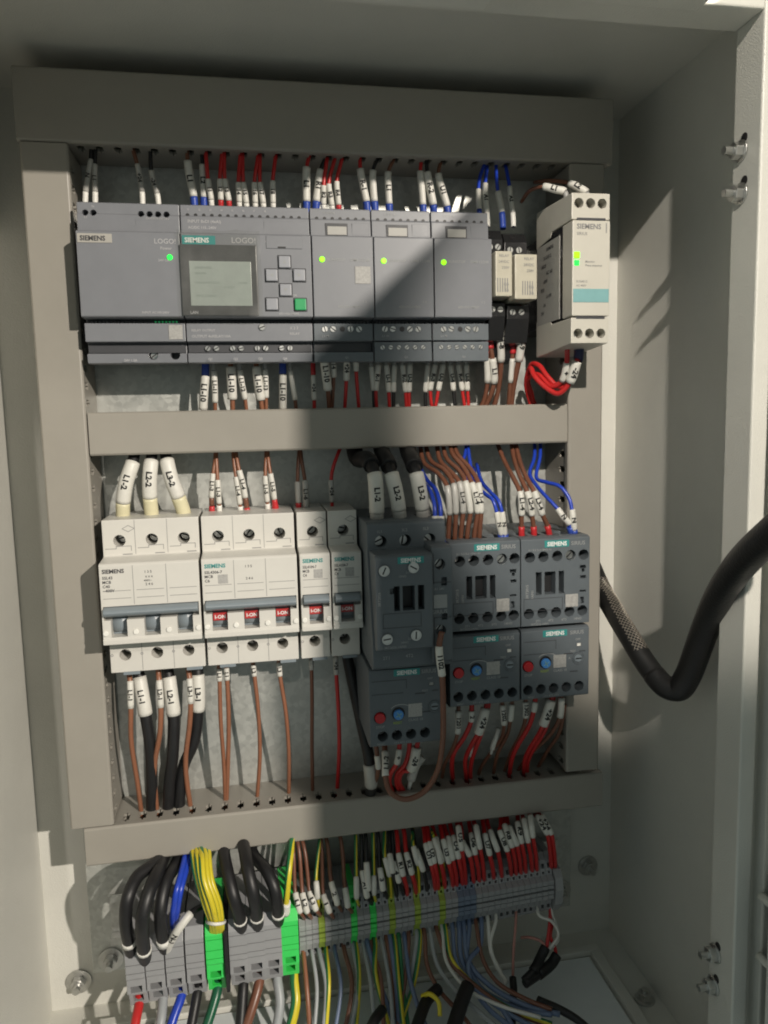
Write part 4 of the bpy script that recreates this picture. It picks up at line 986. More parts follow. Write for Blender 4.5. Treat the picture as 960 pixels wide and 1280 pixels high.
down('below the second expansion module', [
 ('w_black', [(163.0,25,-19.6), (163.2,26,-25.6), (163.8,26,-32.5), (164.6,25,-40.3), (165.1,22,-60.2)], dict(sleeves=[S(1, 3, '', 1.7)], ferrules=[F(0, 1, 'f_grey', 1.5)])),
 ('w_red', [(168.4,25,-19.6), (167.6,27,-24.7), (166.7,27,-32.6), (165.9,26,-40.4), (167.1,22,-60.2)], dict(sleeves=[S(1, 3, 'R-1', 1.8)], ferrules=[F(0, 1, 'f_grey', 1.5)])),
 ('w_red', [(172.9,25,-19.7), (172.9,26,-24.7), (173.5,26,-32.6), (174.2,25,-41.4), (175.4,22,-60.4)], dict(sleeves=[S(1, 3, 'U-1', 1.8)], ferrules=[F(0, 1, 'f_grey', 1.5)])),
 ('w_black', [(178.3,25,-19.7), (178.0,26,-25.2), (177.5,26,-32.6), (177.3,25,-41.5), (177.4,22,-60.5)], dict(sleeves=[S(1, 3, '', 1.7)], ferrules=[F(0, 1, 'f_grey', 1.5)])),
 ('w_red', [(182.9,25,-19.7), (183.1,26,-24.8), (183.9,26,-32.7), (185.0,25,-41.6), (186.3,22,-60.7)], dict(sleeves=[S(1, 3, 'R-2', 1.8)], ferrules=[F(0, 1, 'f_grey', 1.5)])),
 ('w_red', [(188.0,25,-19.8), (187.9,26,-24.8), (187.5,26,-32.7), (187.3,25,-41.6), (187.9,22,-60.7)], dict(sleeves=[S(1, 3, 'U-2', 1.8)], ferrules=[F(0, 1, 'f_grey', 1.5)])),
])
down('below the third expansion module', [
 ('w_black', [(200.4,25,-19.9), (199.5,26,-25.4), (198.6,26,-32.9), (197.9,25,-41.8), (198.3,22,-60.9)], dict(sleeves=[S(1, 3, '', 1.7)], ferrules=[F(0, 1, 'f_grey', 1.5)])),
 ('w_red', [(205.1,25,-19.9), (204.2,26,-24.9), (202.5,26,-32.9), (201.1,25,-40.8), (204.1,22,-61.0)], dict(sleeves=[S(1, 3, 'R-3', 1.8)], ferrules=[F(0, 1, 'f_grey', 1.5)])),
 ('w_red', [(210.0,25,-19.9), (209.2,27,-25.1), (207.5,27,-33.0), (206.1,26,-41.0), (203.1,22,-61.0)], dict(sleeves=[S(1, 3, 'U-3', 1.8)], ferrules=[F(0, 1, 'f_grey', 1.5)])),
 ('w_black', [(214.2,25,-19.9), (214.1,26,-25.5), (215.1,26,-33.0), (216.3,25,-41.1), (218.5,22,-61.4)], dict(sleeves=[S(1, 3, 'U-4', 1.8)], ferrules=[F(0, 1, 'f_grey', 1.5)])),
 ('w_red', [(219.2,25,-20.0), (219.4,26,-25.1), (220.6,26,-33.1), (222.1,25,-41.1), (226.0,22,-61.5)], dict(sleeves=[S(1, 3, 'R-4', 1.8)], ferrules=[F(0, 1, 'f_grey', 1.5)])),
 ('w_red', [(224.7,25,-20.0), (224.6,26,-25.1), (224.8,26,-33.2), (225.6,25,-41.2), (227.6,22,-61.6)], dict(sleeves=[S(1, 3, 'U-5', 1.8)], ferrules=[F(0, 1, 'f_grey', 1.5)])),
])
down('below the two small relays', [
 ('w_brown', [(236.5,34,-7.1), (236.1,35,-16.1), (235.9,34,-21.9), (237.3,30,-36.6), (235.7,24,-50.0), (230.9,20,-56.4)], dict(sleeves=[S(2, 3, '', 2.2)], ferrules=[F(0, 1.6, 'f_red', 2.0)], r=1.5)),
 ('w_brown', [(236.9,36,-8.4), (237.3,37,-16.3), (238.6,36,-22.1), (240.9,32,-37.2), (238.0,25,-50.5), (234.2,20,-57.5)], dict(sleeves=[S(2, 3, 'L1', 2.4)], ferrules=[F(0, 1, 'f_red', 2.0)], r=1.6)),
 ('w_brown', [(240.5,44,5.1), (240.7,44,-0.7), (242.5,40,-11.3), (244.3,36,-24.1), (245.3,26,-43.6), (241.8,20,-60.3)], dict(sleeves=[S(1, 3, 'L1-8', 2.4)], ferrules=[F(0, 1, 'f_red', 2.2)], r=1.7)),
 ('w_brown', [(253.3,34,-8.2), (252.4,35,-16.2), (252.4,34,-22.0), (252.5,30,-36.8), (253.5,24,-51.8), (254.4,20,-60.6)], dict(sleeves=[S(2, 3, '', 1.8)], ferrules=[F(0, 1.5, 'f_red', 2.0)], r=1.6)),
 ('w_brown', [(256.9,44,4.2), (256.4,44,-1.6), (256.3,40,-12.8), (255.9,36,-23.7), (255.5,26,-42.7), (256.0,20,-60.6)], dict(sleeves=[S(1, 3, 'L1-9', 2.6)], ferrules=[F(0, 1, 'f_red', 2.2)], r=1.8)),
])
down('looping below the monitoring relay', [
 ('w_red', [(275.5,66,-15.7), (275.1,66,-22.3), (275.7,64,-27.3), (275.3,58,-37.8), (271.4,52,-40.7), (266.1,42,-32.7), (263.6,32,-35.0), (268.1,26,-43.9), (274.3,20,-58.4)], dict(sleeves=[S(2, 3, '+', 2.2)], ferrules=[F(0, 1, 'f_grey', 1.5)], r=1.6)),
 ('w_red', [(282.6,66,-16.7), (282.2,66,-25.1), (281.2,66,-27.0), (278.5,62,-39.0), (273.9,56,-45.3), (268.1,50,-41.1), (263.2,44,-33.8), (262.9,38,-28.4), (264.0,28,-37.8), (272.6,20,-58.3)], dict(sleeves=[S(2, 3, '-24', 3.0)], ferrules=[F(0, 1.5, 'f_navy', 3.0)], r=1.7)),
 ('w_red', [(284.6,64,-16.5), (284.6,63,-24.9), (283.0,62,-31.4), (280.4,60,-37.9), (275.8,54,-41.4), (269.9,48,-34.1), (267.1,42,-27.3), (265.0,34,-26.1), (265.9,26,-39.8), (277.1,20,-58.4)], dict(r=1.6)),
])

# thick cables and wires above the breakers
blk = 'w_black'
wire_row('curving into the leftmost breaker from above', 'thick black cables', [
 (blk, [(20.6,20,-62.8), (19.4,26,-73.2), (18.5,32,-80.5), (14.5,34,-91.6), (11.8,33,-103.8), (10.7,30,-111.7), (9.6,28,-119.6)], dict(r=3.3, sleeves=[S(2, 4, 'L1-2', 4.3), S(4.12, 5.3, '', 4.1, 'cream')], n=12)),
 (blk, [(30.8,20,-63.0), (29.5,26,-73.4), (29.0,32,-79.9), (27.7,34,-91.1), (27.2,33,-101.6), (27.2,30,-111.5), (26.7,28,-120.4)], dict(r=3.3, sleeves=[S(2, 4, 'L2-2', 4.3), S(4.12, 5.3, '', 4.2, 'cream')], n=12)),
 (blk, [(35.9,20,-63.1), (36.5,26,-73.6), (37.9,32,-79.7), (40.1,34,-90.6), (43.5,33,-101.8), (45.8,30,-111.3), (46.7,28,-121.4)], dict(r=3.3, sleeves=[S(2, 4, 'L3-2', 4.3), S(4.12, 5.3, '', 4.3, 'cream')], n=12)),
], 'cable', 'cable')
wire_row('above the three-pole breaker with red flags', 'wires above the breakers', [
 (bl, [(66.1,20,-66.3), (65.8,26,-79.3), (64.2,28,-88.9), (63.2,28,-95.7), (62.5,27,-103.5), (62.2,25,-113.6), (61.8,25,-120.5)], dict(sleeves=[S(2, 4, 'L1-3', 1.7)], ferrules=[F(4, 4.6, 'w_brown', 1.5), F(4.5, 5.4, 'f_red', (1.6, 2.6))])),
 (bl, [(67.1,20,-66.3), (66.5,27,-79.3), (66.7,29,-92.8), (66.8,29,-100.1), (66.9,28,-107.1), (66.7,26,-114.2), (66.4,25,-120.7)], dict(sleeves=[S(2, 4, 'L1-3', 1.7)], ferrules=[F(4.3, 5.3, 'f_white', 1.7)])),
 (bl, [(76.7,20,-66.6), (76.7,26,-79.7), (77.7,28,-91.3), (78.5,28,-99.2), (79.3,27,-108.2), (79.5,25,-115.8), (79.2,25,-121.3)], dict(sleeves=[S(2, 4, 'L1-4', 1.7)], ferrules=[F(4.2, 5.3, 'f_white', 1.7)])),
 (bl, [(78.2,20,-66.6), (78.5,27,-78.7), (79.8,29,-87.4), (81.4,29,-94.3), (82.7,28,-104.2), (83.5,26,-113.4), (83.1,25,-120.5)], dict(sleeves=[S(2, 4, 'L1-4', 1.8)], ferrules=[F(4, 5, 'w_brown', 1.6), F(4.7, 5.3, 'f_red', (1.6, 2.4))])),
 (bl, [(97.2,20,-67.1), (96.3,26,-80.2), (95.3,28,-91.4), (95.4,28,-99.8), (95.9,27,-107.3), (96.1,25,-114.5), (95.9,25,-121.1)], dict(sleeves=[S(2, 4, 'L1-5', 1.7)], ferrules=[F(4.2, 5.3, 'f_white', 1.7)])),
 (bl, [(98.2,20,-67.1), (97.5,27,-80.2), (98.5,29,-90.0), (99.6,29,-97.9), (100.3,28,-105.9), (100.8,26,-114.1), (100.8,25,-121.3)], dict(sleeves=[S(2, 4, 'L1-5', 1.7)], ferrules=[F(4, 5.3, 'f_red', (1.6, 2.6))])),
])
wire_row('above the two single-pole breakers', 'wires above the breakers', [
 ('w_brown', [(118.5,20,-67.6), (116.1,26,-82.3), (115.0,28,-95.6), (115.0,28,-102.0), (115.1,27,-108.6), (115.2,25,-114.9), (115.0,25,-121.9)], dict(sleeves=[S(2, 4, '', 1.8, 'sleeve_clear')], ferrules=[F(4, 5.3, 'f_red', 1.8)])),
 ('w_brown', [(117.5,20,-67.6), (118.0,27,-82.3), (119.4,29,-94.7), (119.6,29,-102.1), (119.7,28,-109.7), (119.6,26,-116.0), (119.5,25,-122.1)], dict(sleeves=[S(2, 4.4, 'L1-6', 1.9, 'sleeve_clear')])),
 ('w_red', [(146.7,20,-68.3), (141.1,26,-78.6), (137.1,28,-88.4), (135.9,28,-95.3), (135.9,28,-101.8), (136.1,27,-109.0), (136.0,25,-118.3)], dict(sleeves=[S(3, 5, '+24', 1.7, 'sleeve_clear')])),
])
# wires above the contactors
wire_row('dropping into the large contactor from above', 'thick black cables', [
 (blk, [(150.8,20,-68.4), (151.8,32,-81.7), (155.7,52,-82.5), (157.4,64,-89.9), (158.2,64,-102.1), (158.6,62,-112.7), (158.7,60,-118.6), (158.9,58,-126.5)], dict(r=3.6, sleeves=[S(3, 5, 'L1-2', 4.5), S(5.1, 6.4, '', 4.2, 'sleeve_clear')], ferrules=[F(.5, 2.6, 'heat_shrink', 5.2)], n=12)),
 (blk, [(167.3,20,-68.8), (167.3,36,-79.0), (166.9,54,-83.7), (167.3,64,-90.3), (169.9,64,-101.1), (171.8,62,-111.8), (172.7,60,-119.2), (173.2,58,-127.2)], dict(r=3.6, sleeves=[S(3, 5, 'L2-2', 4.5), S(5.1, 6.4, '', 4.2, 'sleeve_clear')], ferrules=[F(.5, 2.6, 'heat_shrink', 5.0)], n=12)),
 (blk, [(184.4,20,-69.3), (184.0,36,-79.5), (182.5,54,-84.2), (182.3,64,-90.8), (184.3,64,-101.2), (186.0,62,-111.9), (187.1,60,-118.9), (187.7,58,-127.9)], dict(r=3.6, sleeves=[S(3, 5, 'L3-2', 4.5), S(5.1, 6.4, '', 4.2, 'sleeve_clear')], ferrules=[F(.5, 2.6, 'heat_shrink', 5.2)], n=12)),
], 'cable', 'cable')
wire_row('above the middle contactor', 'wires above the contactors', [
 ('w_blue', [(188.5,24,-87.2), (190.5,44,-97.2), (191.1,62,-101.6), (191.4,70,-108.5), (191.3,72,-115.3), (191.4,72,-122.4), (192.1,70,-130.3), (192.5,68,-137.3)], dict(sleeves=[S(4, 6, '', 2.1)], ferrules=[F(6, 7, 'f_blue', 2.6)], r=1.3)),
 ('w_blue', [(191.1,24,-84.7), (193.5,44,-96.3), (194.5,62,-101.3), (194.8,70,-108.6), (194.7,72,-115.5), (194.8,72,-122.5), (195.4,70,-130.4), (195.9,68,-137.5)], dict(sleeves=[S(4, 6, '', 2.1)], ferrules=[F(6, 7, 'f_blue', 2.6)], r=1.3)),
 ('w_brown', [(194.4,20,-69.5), (193.6,36,-85.8), (198.2,54,-91.9), (200.9,64,-99.0), (201.4,66,-107.4), (201.8,65,-115.6), (201.8,63,-124.0), (201.4,62,-138.7)], dict(sleeves=[S(3, 5, '', 1.9, 'sleeve_clear')], r=1.5)),
 ('w_brown', [(197.6,20,-69.6), (197.7,36,-84.4), (202.2,54,-90.1), (204.5,65,-97.6), (205.1,67,-106.5), (205.5,66,-115.2), (205.5,64,-124.1), (205.3,62,-138.9)], dict(sleeves=[S(3, 5, '', 1.9, 'sleeve_clear')], r=1.5)),
 ('w_brown', [(205.6,20,-69.8), (203.4,38,-84.5), (205.6,56,-91.1), (207.7,66,-96.7), (209.0,68,-105.6), (209.6,67,-114.8), (209.1,65,-124.1), (208.8,62,-139.1)], dict(sleeves=[S(3, 5, 'L1-4', 1.9, 'sleeve_clear')], r=1.5)),
 ('w_brown', [(209.3,20,-69.9), (207.5,38,-83.1), (210.6,56,-90.3), (211.3,67,-96.3), (212.6,69,-105.7), (213.8,68,-114.8), (212.8,66,-124.2), (212.8,62,-139.3)], dict(sleeves=[S(3, 5, '', 1.9)], r=1.5)),
 ('w_brown', [(214.7,20,-67.4), (211.2,38,-80.2), (213.3,57,-88.8), (214.9,68,-97.3), (216.7,70,-105.7), (217.9,69,-114.9), (217.3,66,-124.4), (216.8,62,-139.5)], dict(sleeves=[S(3, 5, 'L1-4', 2.0)], r=1.5)),
 ('w_brown', [(217.4,20,-67.5), (214.3,38,-80.3), (217.3,57,-89.5), (218.5,69,-97.4), (219.6,70,-106.8), (219.8,70,-114.9), (219.9,67,-124.4), (220.4,62,-139.7)], dict(sleeves=[S(3, 5, 'L1-4', 1.8)], r=1.5)),
 ('w_blue', [(230.0,22,-91.2), (226.5,40,-100.7), (225.9,58,-104.7), (228.3,66,-108.0), (230.1,68,-115.1), (231.3,68,-122.4), (233.5,66,-129.0), (234.9,64,-140.2)], dict(sleeves=[S(4, 6, 'N', 1.8)], ferrules=[F(6, 7, 'f_blue', 2.2)], r=1.2)),
 ('w_blue', [(232.2,22,-88.7), (229.7,40,-98.8), (229.5,58,-103.9), (231.8,66,-108.6), (233.4,68,-115.2), (234.3,68,-122.5), (235.7,66,-129.1), (236.9,64,-140.3)], dict(sleeves=[S(4, 6, 'N', 1.8)], ferrules=[F(6, 7, 'f_blue', 2.2)], r=1.2)),
 ('w_blue', [(226.0,20,-67.7), (220.6,36,-80.6), (215.0,46,-89.0), (217.3,50,-96.7), (224.4,40,-103.7), (230.6,30,-114.1)], dict(r=1.2)),
 ('w_blue', [(226.5,20,-67.7), (222.1,38,-80.6), (220.5,48,-91.0), (221.6,46,-100.1), (227.2,34,-111.0)], dict(r=1.2)),
])
wire_row('above the right contactor', 'wires above the contactors', [
 ('w_brown', [(245.0,20,-70.8), (245.9,36,-85.9), (245.0,56,-96.3), (245.4,66,-103.8), (246.0,67,-110.5), (246.4,66,-117.9), (247.1,64,-125.1), (247.9,62,-138.2)], dict(sleeves=[S(3, 5, 'L1-4', 2.1)], ferrules=[F(6, 7, 'f_red', 1.9)], r=1.5)),
 ('w_brown', [(256.0,20,-68.4), (252.3,36,-83.5), (249.1,56,-95.0), (250.0,66,-104.0), (251.6,67,-110.8), (253.0,66,-118.2), (254.8,64,-125.4), (256.1,62,-138.6)], dict(sleeves=[S(3, 5, 'L2-4', 2.1)], ferrules=[F(6, 7, 'f_red', 1.9)], r=1.5)),
 ('w_brown', [(258.2,20,-68.5), (255.2,37,-83.6), (252.4,57,-95.0), (254.1,67,-104.1), (256.3,68,-110.9), (259.2,67,-117.9), (263.6,64,-125.3), (267.0,62,-138.2)], dict(sleeves=[S(3, 5, 'L3-4', 2.1)], ferrules=[F(6, 7, 'f_red', 1.9)], r=1.5)),
 ('w_blue', [(272.6,20,-71.5), (267.1,34,-85.1), (260.8,42,-94.7), (261.1,52,-101.1), (264.1,60,-107.5), (269.4,66,-115.0), (272.2,68,-119.8), (276.1,68,-124.4), (280.3,64,-137.6)], dict(sleeves=[S(5, 7, 'N', 1.9)], ferrules=[F(7.2, 8, 'f_blue', 2.2)], r=1.2)),
 ('w_blue', [(277.1,20,-71.6), (270.1,36,-85.1), (264.0,46,-97.6), (267.6,54,-99.7), (272.6,62,-101.8), (276.6,66,-108.5), (277.8,68,-115.7), (278.2,69,-121.9), (279.2,68,-128.0), (281.3,64,-138.6)], dict(sleeves=[S(6, 8, 'N', 2.0)], ferrules=[F(8, 9, 'f_blue', 2.2)], r=1.2)),
])

# wires below the breakers
wire_row('hanging below the leftmost breaker', 'thick black cables', [
 (blk, [(13.0,28,-202.9), (14.2,30,-211.4), (15.9,33,-222.6), (17.2,34,-234.0), (18.6,32,-254.9), (17.6,27,-277.9), (15.1,20,-306.8)], dict(r=3.6, sleeves=[S(1, 3, 'L1-1', 4.3)], n=12)),
 (blk, [(30.1,28,-203.2), (31.6,30,-212.9), (32.8,33,-224.1), (33.7,34,-235.6), (31.5,32,-263.0), (28.2,27,-280.7), (24.9,20,-309.1)], dict(r=3.6, sleeves=[S(1, 3, 'L2-1', 4.3)], n=12)),
 (blk, [(48.8,28,-203.7), (48.9,30,-212.8), (49.0,32,-223.9), (48.2,32,-235.1), (44.9,30,-254.8), (36.6,25,-274.6), (31.5,20,-307.7)], dict(r=3.6, sleeves=[S(1, 3, 'L3-1', 4.2)], n=12)),
], 'cable', 'cable')
wire_row('hanging below the leftmost breaker', 'wires below the breakers', [
 (bl, [(9.0,34,-199.7), (9.5,36,-207.0), (10.1,38,-210.9), (9.9,40,-227.0), (8.2,36,-248.6), (9.0,28,-280.7), (9.1,20,-308.8)], dict(sleeves=[S(2, 3, 'L1-1', 1.9)], r=1.5)),
 (bl, [(26.2,34,-200.0), (26.4,36,-207.9), (26.9,38,-211.8), (27.2,40,-228.1), (25.6,38,-244.4), (19.9,30,-270.5), (18.4,20,-309.9)], dict(sleeves=[S(2, 3, 'L2-1', 1.9)], r=1.6)),
 (bl, [(43.6,34,-200.4), (44.1,36,-207.9), (44.7,38,-212.3), (44.8,40,-227.2), (43.3,38,-241.0), (38.7,30,-269.9), (39.8,20,-310.9)], dict(sleeves=[S(2, 3, 'L3-1', 1.9)], r=1.6)),
])
wire_row('below the three-pole breaker with red flags', 'wires below the breakers', [
 (bl, [(62.1,30,-201.0), (62.2,32,-209.6), (62.2,33,-217.0), (61.6,32,-242.6), (61.9,26,-274.2), (61.1,18,-307.9)], dict(sleeves=[S(1, 2, 'L1', 1.7)], r=1.3)),
 (bl, [(66.4,30,-201.4), (66.6,32,-209.5), (66.8,33,-216.9), (66.5,32,-243.0), (64.4,26,-274.4), (61.6,18,-307.9)], dict(sleeves=[S(1, 2, 'L1', 1.7)], r=1.4)),
 (bl, [(82.6,30,-200.6), (83.0,32,-208.8), (83.5,33,-215.7), (84.7,33,-233.9), (84.8,27,-268.1), (81.2,18,-307.5)], dict(sleeves=[S(1, 2, 'L2', 1.7)], r=1.3)),
 (bl, [(99.0,30,-200.8), (98.9,32,-208.5), (99.3,33,-217.0), (101.9,33,-239.7), (103.1,27,-270.0), (102.1,18,-308.2)], dict(sleeves=[S(1, 2, 'L3', 1.7)], r=1.3)),
])
wire_row('below the two single-pole breakers', 'wires below the breakers', [
 ('w_brown', [(119.7,30,-200.3), (119.3,31,-208.3), (119.3,31,-215.1), (118.9,30,-238.1), (118.2,26,-266.5), (118.0,18,-308.9)], dict(sleeves=[S(1, 2, '', 1.6, 'sleeve_clear')], r=1.2)),
 ('w_red', [(135.0,30,-199.4), (134.8,32,-207.1), (134.8,33,-218.9), (135.4,33,-241.2), (135.8,27,-270.6), (134.0,18,-309.6)], dict(sleeves=[S(1, 2, '+24', 1.7, 'sleeve_clear')], r=1.3)),
])
# wires below the overload relays
wire_row('below the large contactor', 'wires below the overload relays', [
 ('w_black', [(142.5,22,-205.5), (145.6,26,-225.9), (149.7,36,-252.0), (152.3,46,-269.2), (153.1,46,-278.3), (154.3,40,-291.0), (154.4,30,-307.0)], dict(sleeves=[S(3.6, 5, '', 4.4, 'sleeve_clear')], r=3.6, n=12)),
 ('w_brown', [(155.9,54,-258.2), (156.3,55,-265.1), (157.0,54,-273.9), (156.6,46,-285.1), (154.3,32,-300.4), (151.6,24,-309.7)], dict(sleeves=[S(1, 2, '', 1.9)], r=1.4)),
 ('w_red', [(170.7,56,-254.7), (169.9,57,-261.4), (168.3,56,-271.1), (165.7,50,-279.9), (166.3,40,-292.3), (172.0,28,-307.8)], dict(sleeves=[S(1, 2, '+', 2.0)], r=1.5)),
 ('w_red', [(176.8,56,-256.9), (176.3,55,-265.1), (174.2,52,-274.6), (170.6,46,-282.3), (171.4,38,-293.9), (177.4,28,-308.4)], dict(r=1.5)),
 ('w_red', [(182.9,56,-254.9), (181.0,57,-261.5), (177.4,55,-276.7), (173.5,50,-279.7), (172.3,42,-289.8), (179.6,28,-307.5)], dict(sleeves=[S(1, 2, '-24', 3.1)], r=1.5)),
 ('w_white', [(188.3,40,-275.7), (184.0,40,-281.2), (181.0,38,-291.6), (180.7,28,-306.5)], dict(sleeves=[S(0, 2, '', 3.0, 'sleeve_clear')], r=1.5, word='white')),
])
wire('long brown wire hanging in a loop over the large contactor', 'w_brown', [(187.0,100,-176.7), (184.7,103,-183.8), (185.1,103,-192.0), (186.4,102,-200.7), (187.3,100,-218.1), (188.6,92,-245.1), (186.4,84,-267.1), (178.9,78,-281.1), (168.5,76,-284.5), (160.7,74,-280.1), (158.7,70,-271.7), (159.5,66,-266.6), (160.5,60,-261.2), (161.0,54,-256.1)],
     r=1.7, sleeves=[S(1, 3, '1102', 2.2), S(10, 12, 'L1-2', 2.2)], group='wires below the overload relays')
wire_row('below the middle overload relay', 'wires below the overload relays', [
 ('w_brown', [(209.5,54,-234.2), (208.6,55,-241.1), (208.2,54,-256.1), (207.1,46,-269.5), (205.8,30,-287.6), (205.9,20,-303.6)], dict(sleeves=[S(1, 2, '1201', 2.0)], r=1.3)),
 ('w_red', [(217.8,54,-235.0), (217.2,55,-241.9), (217.2,54,-249.1), (214.0,50,-260.5), (209.2,42,-274.2), (209.6,34,-286.1), (214.3,20,-307.4)], dict(sleeves=[S(1, 2, '2', 2.0)], r=1.6)),
 ('w_red', [(227.8,54,-233.8), (225.8,57,-240.3), (221.2,56,-256.6), (218.7,50,-266.3), (217.3,40,-280.3), (219.5,32,-292.0), (224.0,20,-309.7)], dict(sleeves=[S(1, 2, '+24', 3.1)], r=1.5)),
 ('w_red', [(230.1,52,-235.7), (227.8,54,-244.3), (224.3,53,-258.1), (222.5,48,-268.6), (222.2,38,-282.8), (223.4,30,-295.1), (226.8,20,-310.0)], dict(r=1.5)),
 ('w_brown', [(237.4,54,-233.5), (237.5,55,-240.0), (238.9,54,-253.3), (240.0,46,-265.8), (236.8,34,-280.6), (232.0,24,-297.1), (231.5,18,-310.3)], dict(sleeves=[S(1, 2, '1202', 2.0)], r=1.3)),
 ('w_brown', [(244.8,54,-233.1), (243.9,55,-240.1), (243.1,54,-251.0), (243.8,46,-264.0), (241.2,34,-282.2), (242.4,20,-305.9)], dict(sleeves=[S(1, 2, '', 2.0)], r=1.3)),
 ('w_white', [(224.4,44,-262.9), (222.7,44,-266.6), (220.5,44,-271.2), (220.6,40,-279.0)], dict(sleeves=[S(0, 2.6, '', 1.6)], r=1.0)),
 ('w_white', [(239.7,42,-260.9), (238.0,42,-266.2), (236.5,40,-272.4), (236.1,36,-280.8)], dict(sleeves=[S(0, 2.6, '', 1.7)], r=1.0)),
])
wire_row('below the right overload relay', 'wires below the overload relays', [
 ('w_brown', [(253.4,54,-232.8), (253.0,55,-239.3), (253.4,54,-249.8), (253.6,46,-263.3), (251.3,34,-281.0), (250.5,20,-303.3)], dict(sleeves=[S(1, 2, '1302', 2.0)], r=1.3)),
 ('w_red', [(260.4,54,-232.4), (259.4,55,-239.9), (258.4,55,-246.2), (257.1,50,-258.2), (252.9,42,-273.2), (251.3,34,-286.6), (254.0,20,-310.7)], dict(sleeves=[S(1, 2, '', 2.0)], r=1.6)),
 ('w_red', [(271.8,54,-232.3), (269.4,57,-239.0), (264.5,56,-255.4), (263.1,50,-265.3), (260.7,42,-277.3), (260.4,34,-288.7), (265.1,20,-310.7)], dict(sleeves=[S(1, 2, '+24', 3.1)], r=1.5)),
 ('w_red', [(274.2,52,-234.3), (271.2,54,-244.0), (268.3,52,-258.5), (266.1,48,-267.5), (263.7,40,-279.6), (263.4,32,-291.0), (267.4,20,-311.0)], dict(r=1.4)),
 ('w_brown', [(278.3,54,-231.8), (276.9,56,-238.4), (276.3,55,-251.6), (273.8,48,-264.5), (269.3,40,-275.7), (264.2,30,-288.0), (259.2,20,-305.4)], dict(sleeves=[S(1, 2, '', 2.2)], r=1.4)),
 ('w_brown', [(284.4,44,-247.9), (283.7,42,-259.6), (282.6,38,-271.2), (279.1,30,-284.4), (275.1,20,-302.4)], dict(r=1.3)),
])

# ---------------------------------------------------------------- terminal strip wiring
wire_row('looping into the left terminals', 'thick black cables', [
 (blk, [(25.3,24,-327.5), (19.6,42,-325.7), (9.9,54,-326.3), (5.6,64,-332.4), (3.3,63,-346.8), (3.2,56,-367.1), (3.0,48,-382.4)], dict(r=3.8, ferrules=[F(4.9, 5.12, 'f_white', 4.2)], n=14)),
 (blk, [(23.0,22,-330.6), (21.5,50,-326.2), (17.7,66,-329.8), (14.6,71,-339.9), (12.6,66,-356.2), (12.0,60,-368.6), (10.7,50,-384.2)], dict(r=4.0, ferrules=[F(5.05, 5.3, 'f_white', 4.4)], n=14)),
 (blk, [(33.2,24,-328.5), (30.1,40,-330.4), (25.7,54,-332.5), (23.3,62,-342.3), (22.5,61,-355.1), (22.9,55,-370.3), (22.0,46,-385.8)], dict(r=3.8, ferrules=[F(4.8, 5.0, 'f_white', 4.2)], n=14)),
], 'cable', 'cable')
wire_row('looping into the terminals between the two green ones', 'thick black cables', [
 (blk, [(60.2,24,-321.0), (60.0,40,-325.8), (62.6,54,-331.4), (65.6,62,-341.2), (67.9,60,-353.2), (68.9,56,-362.9), (69.1,46,-378.0)], dict(r=3.8, ferrules=[F(4.7, 4.92, 'f_white', 4.2)], n=14)),
 (blk, [(69.4,24,-321.0), (73.0,46,-322.9), (74.8,60,-327.2), (77.2,66,-337.1), (78.5,62,-351.3), (78.8,57,-361.6), (79.0,46,-377.3)], dict(r=3.9, ferrules=[F(4.7, 4.92, 'f_white', 4.3)], n=14)),
 (blk, [(72.8,22,-324.8), (78.6,40,-330.4), (85.7,54,-332.4), (90.0,61,-340.0), (91.5,60,-351.4), (91.8,55,-363.2), (92.0,46,-378.2)], dict(r=3.7, ferrules=[F(4.7, 4.92, 'f_white', 4.1)], n=14)),
], 'cable', 'cable')
wire_row('beside black cables at left terminals', 'terminal strip wires', [
 ('w_blue', [(36.3,24,-326.2), (35.6,46,-327.5), (32.8,60,-333.8), (30.3,60,-345.2), (28.6,54,-357.8), (28.9,46,-373.0)], dict(r=1.9)),
 ('w_blue', [(39.3,24,-326.6), (37.8,44,-329.0), (34.8,58,-335.3), (32.3,58,-346.8), (30.2,52,-359.4), (30.6,44,-374.7)], dict(r=1.9)),
 ('w_black', [(49.6,40,-358.7), (44.2,46,-356.1), (39.4,56,-352.8), (32.8,60,-358.4), (26.2,56,-370.6), (21.8,48,-384.3)], dict(r=1.8, sleeves=[S(2, 4.6, 'N-1', 2.6)], word='white-sleeved')),
])
YGP = [[(40.1,26,-322.8),(42.0,46,-324.1),(44.6,56,-331.8),(48.4,60,-345.2),(51.5,58,-358.4),(50.9,50,-372.4)],
       [(42.6,26,-323.1),(44.6,49,-322.7),(46.8,59,-330.2),(50.6,63,-343.5),(53.0,59.8,-357.4),(52.3,50,-372.6)],
       [(45.1,26,-323.4),(47.2,51,-321.8),(48.8,61,-329.2),(53.0,65,-342.5),(54.5,61,-356.8),(53.8,50,-372.8)],
       [(47.6,26,-323.8),(49.3,48,-323.9),(50.9,58,-331.4),(55.1,62,-344.8),(56.3,59.2,-358.3),(55.7,50,-373.1)],
       [(49.6,26,-324.0),(51.0,46,-325.3),(52.6,56,-332.9),(56.8,60,-346.4),(57.6,58,-359.3),(57.1,50,-373.3)]]
